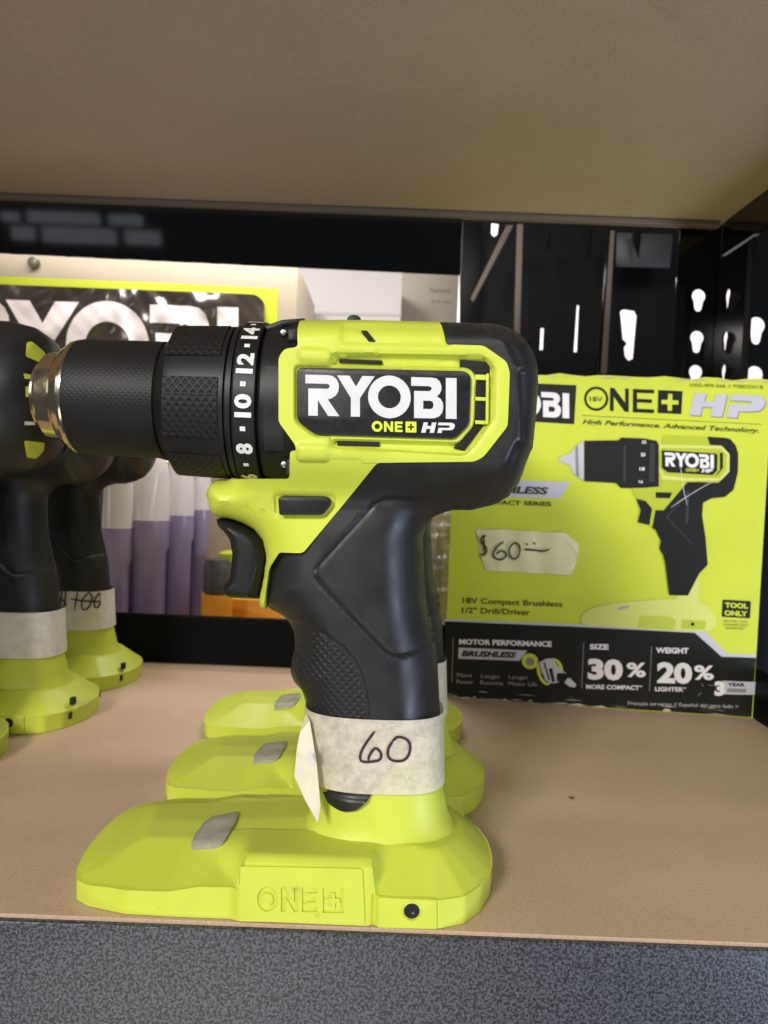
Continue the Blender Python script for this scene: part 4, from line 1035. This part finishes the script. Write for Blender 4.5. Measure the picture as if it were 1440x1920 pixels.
strip('board_edge', [(970,420),(981,420),(973,700),(962,700)], .72, .003, m_edge, dr)
strip('board_edge', [(1146,432),(1153,432),(1138,700),(1128,700)], .70, .003, m_edge, dr)
strip('side_fin', [(1138,432),(1146,432),(1128,700),(1120,700)], .705, .01, m_paint, dr)
strip('brace', [(950,422),(963,422),(888,566),(882,560)], .735, .004, m_edge, dr)
strip('steel_upright', [(868,414),(905,416),(898,640),(862,640)], .78, .01, m_paint2, dr)
strip('upper_plate', [(1157,436),(1262,440),(1256,502),(1155,500)], .76, .003, mat('grey_black_plate', (.018, .018, .02), .4), dr)
for (a, b) in ((1022, 1036), (1096, 1112), (1186, 1204)):
    strip('hook_tab', [(a, 430), (b, 430), (b-6, 470+(a % 7)*4), (a+2, 452)], .745, .003, m_paint2, dr)
# cardboard strip beyond the right rail
kb = thing('brown_board', U(1430, 1220, .66), 'tan cardboard piece just right of the lime carton', 'cardboard'); kb.location.z = ZB
slab('board_body', [UX(a, b, .64) for a, b in ((1416, 1330), (1500, 1330), (1500, 1040), (1428, 1040))], .640, .646, .0005, mat('tan_card', (.55, .36, .22), .6, var=.1), kb)

# ------------------------------------------------------------------ light
def area(name, loc, target, sx, sy, power, col):
    l = bpy.data.lights.new(name, 'AREA'); l.shape = 'RECTANGLE'; l.size = sx; l.size_y = sy; l.energy = power; l.color = col
    o = bpy.data.objects.new(name, l); COL.objects.link(o); o.location = loc
    o.rotation_euler = (Vector(target)-Vector(loc)).to_track_quat('-Z', 'Y').to_euler(); return o
area('key_lamp', (-.62, -.95, .70), (0, .3, .08), .34, .34, 21, (1, .95, .88))
area('front_lamp', (.25, -1.2, .95), (0, .35, .1), 1.0, .4, 8.5, (1, .93, .86))
area('floor_bounce_fill', (-.1, -.9, -.75), (0, .3, .2), .9, .5, 4.6, (1, .92, .84))  # unseen fill added for light bounced up off the floor
area('cool_lamp', (.85, -.25, -.12), (.24, .23, -.04), .25, .4, 7, (.66, .76, 1))
area('left_fill', (-1.3, -.2, .5), (-.1, .4, .1), .5, .5, 2.0, (.85, .9, 1))
area('rear_lamp', (-.2, 1.35, 1.3), (-.1, .7, .1), 1.0, .4, 4, (1, .95, .92))
area('added_wall_fill', (.2, 1.3, 1.4), (.2, 2.2, .3), 1.5, .4, 42, (1, .97, .95))  # unseen fill added so the wall shows white through the slots
area('hidden_carton_fill', (-.10, .575, .39), (-.12, .67, .10), .45, .04, 1.15, (1, .93, .88))  # hidden fill added to brighten the cartons and tubes behind the rack
# window panes mirrored in the glossy rear beam
def mirror_dir(px, py, dep):
    d = ray(px, py); hit = CAM+d*((YR-.002)/d.y); nrm = Vector((0, -1, -TLT)).normalized()
    r = d-2*d.dot(nrm)*nrm; return hit+r*((dep+hit.y)/-r.y)
for (x0, x1, y0, y1) in ((3, 38, 398, 416), (52, 188, 398, 420), (206, 268, 403, 423), (22, 66, 425, 450), (80, 218, 428, 456), (234, 302, 433, 459)):
    c_ = mirror_dir((x0+x1)/2, (y0+y1)/2, 1.6); a = mirror_dir(x0, (y0+y1)/2, 1.6); b = mirror_dir(x1, (y0+y1)/2, 1.6)
    t_ = mirror_dir((x0+x1)/2, y0, 1.6); u_ = mirror_dir((x0+x1)/2, y1, 1.6)
    area('window_pane_lamp', c_, c_+Vector((0, 1, 0)), abs(b.x-a.x), abs(t_.z-u_.z), abs(b.x-a.x)*abs(t_.z-u_.z)*math.pi*1.4, (.85, .92, 1))

w = bpy.data.worlds.new('World'); scene.world = w; w.use_nodes = True
w.node_tree.nodes['Background'].inputs[0].default_value = (.9, .92, 1, 1); w.node_tree.nodes['Background'].inputs[1].default_value = .075
scene.view_settings.view_transform = 'Standard'; scene.view_settings.look = 'None'; scene.view_settings.gamma = 1
scene.view_settings.exposure = 0; scene.view_settings.use_curve_mapping = False
scene.render.engine = 'CYCLES'
scene.render.resolution_x = 768; scene.render.resolution_y = 1024
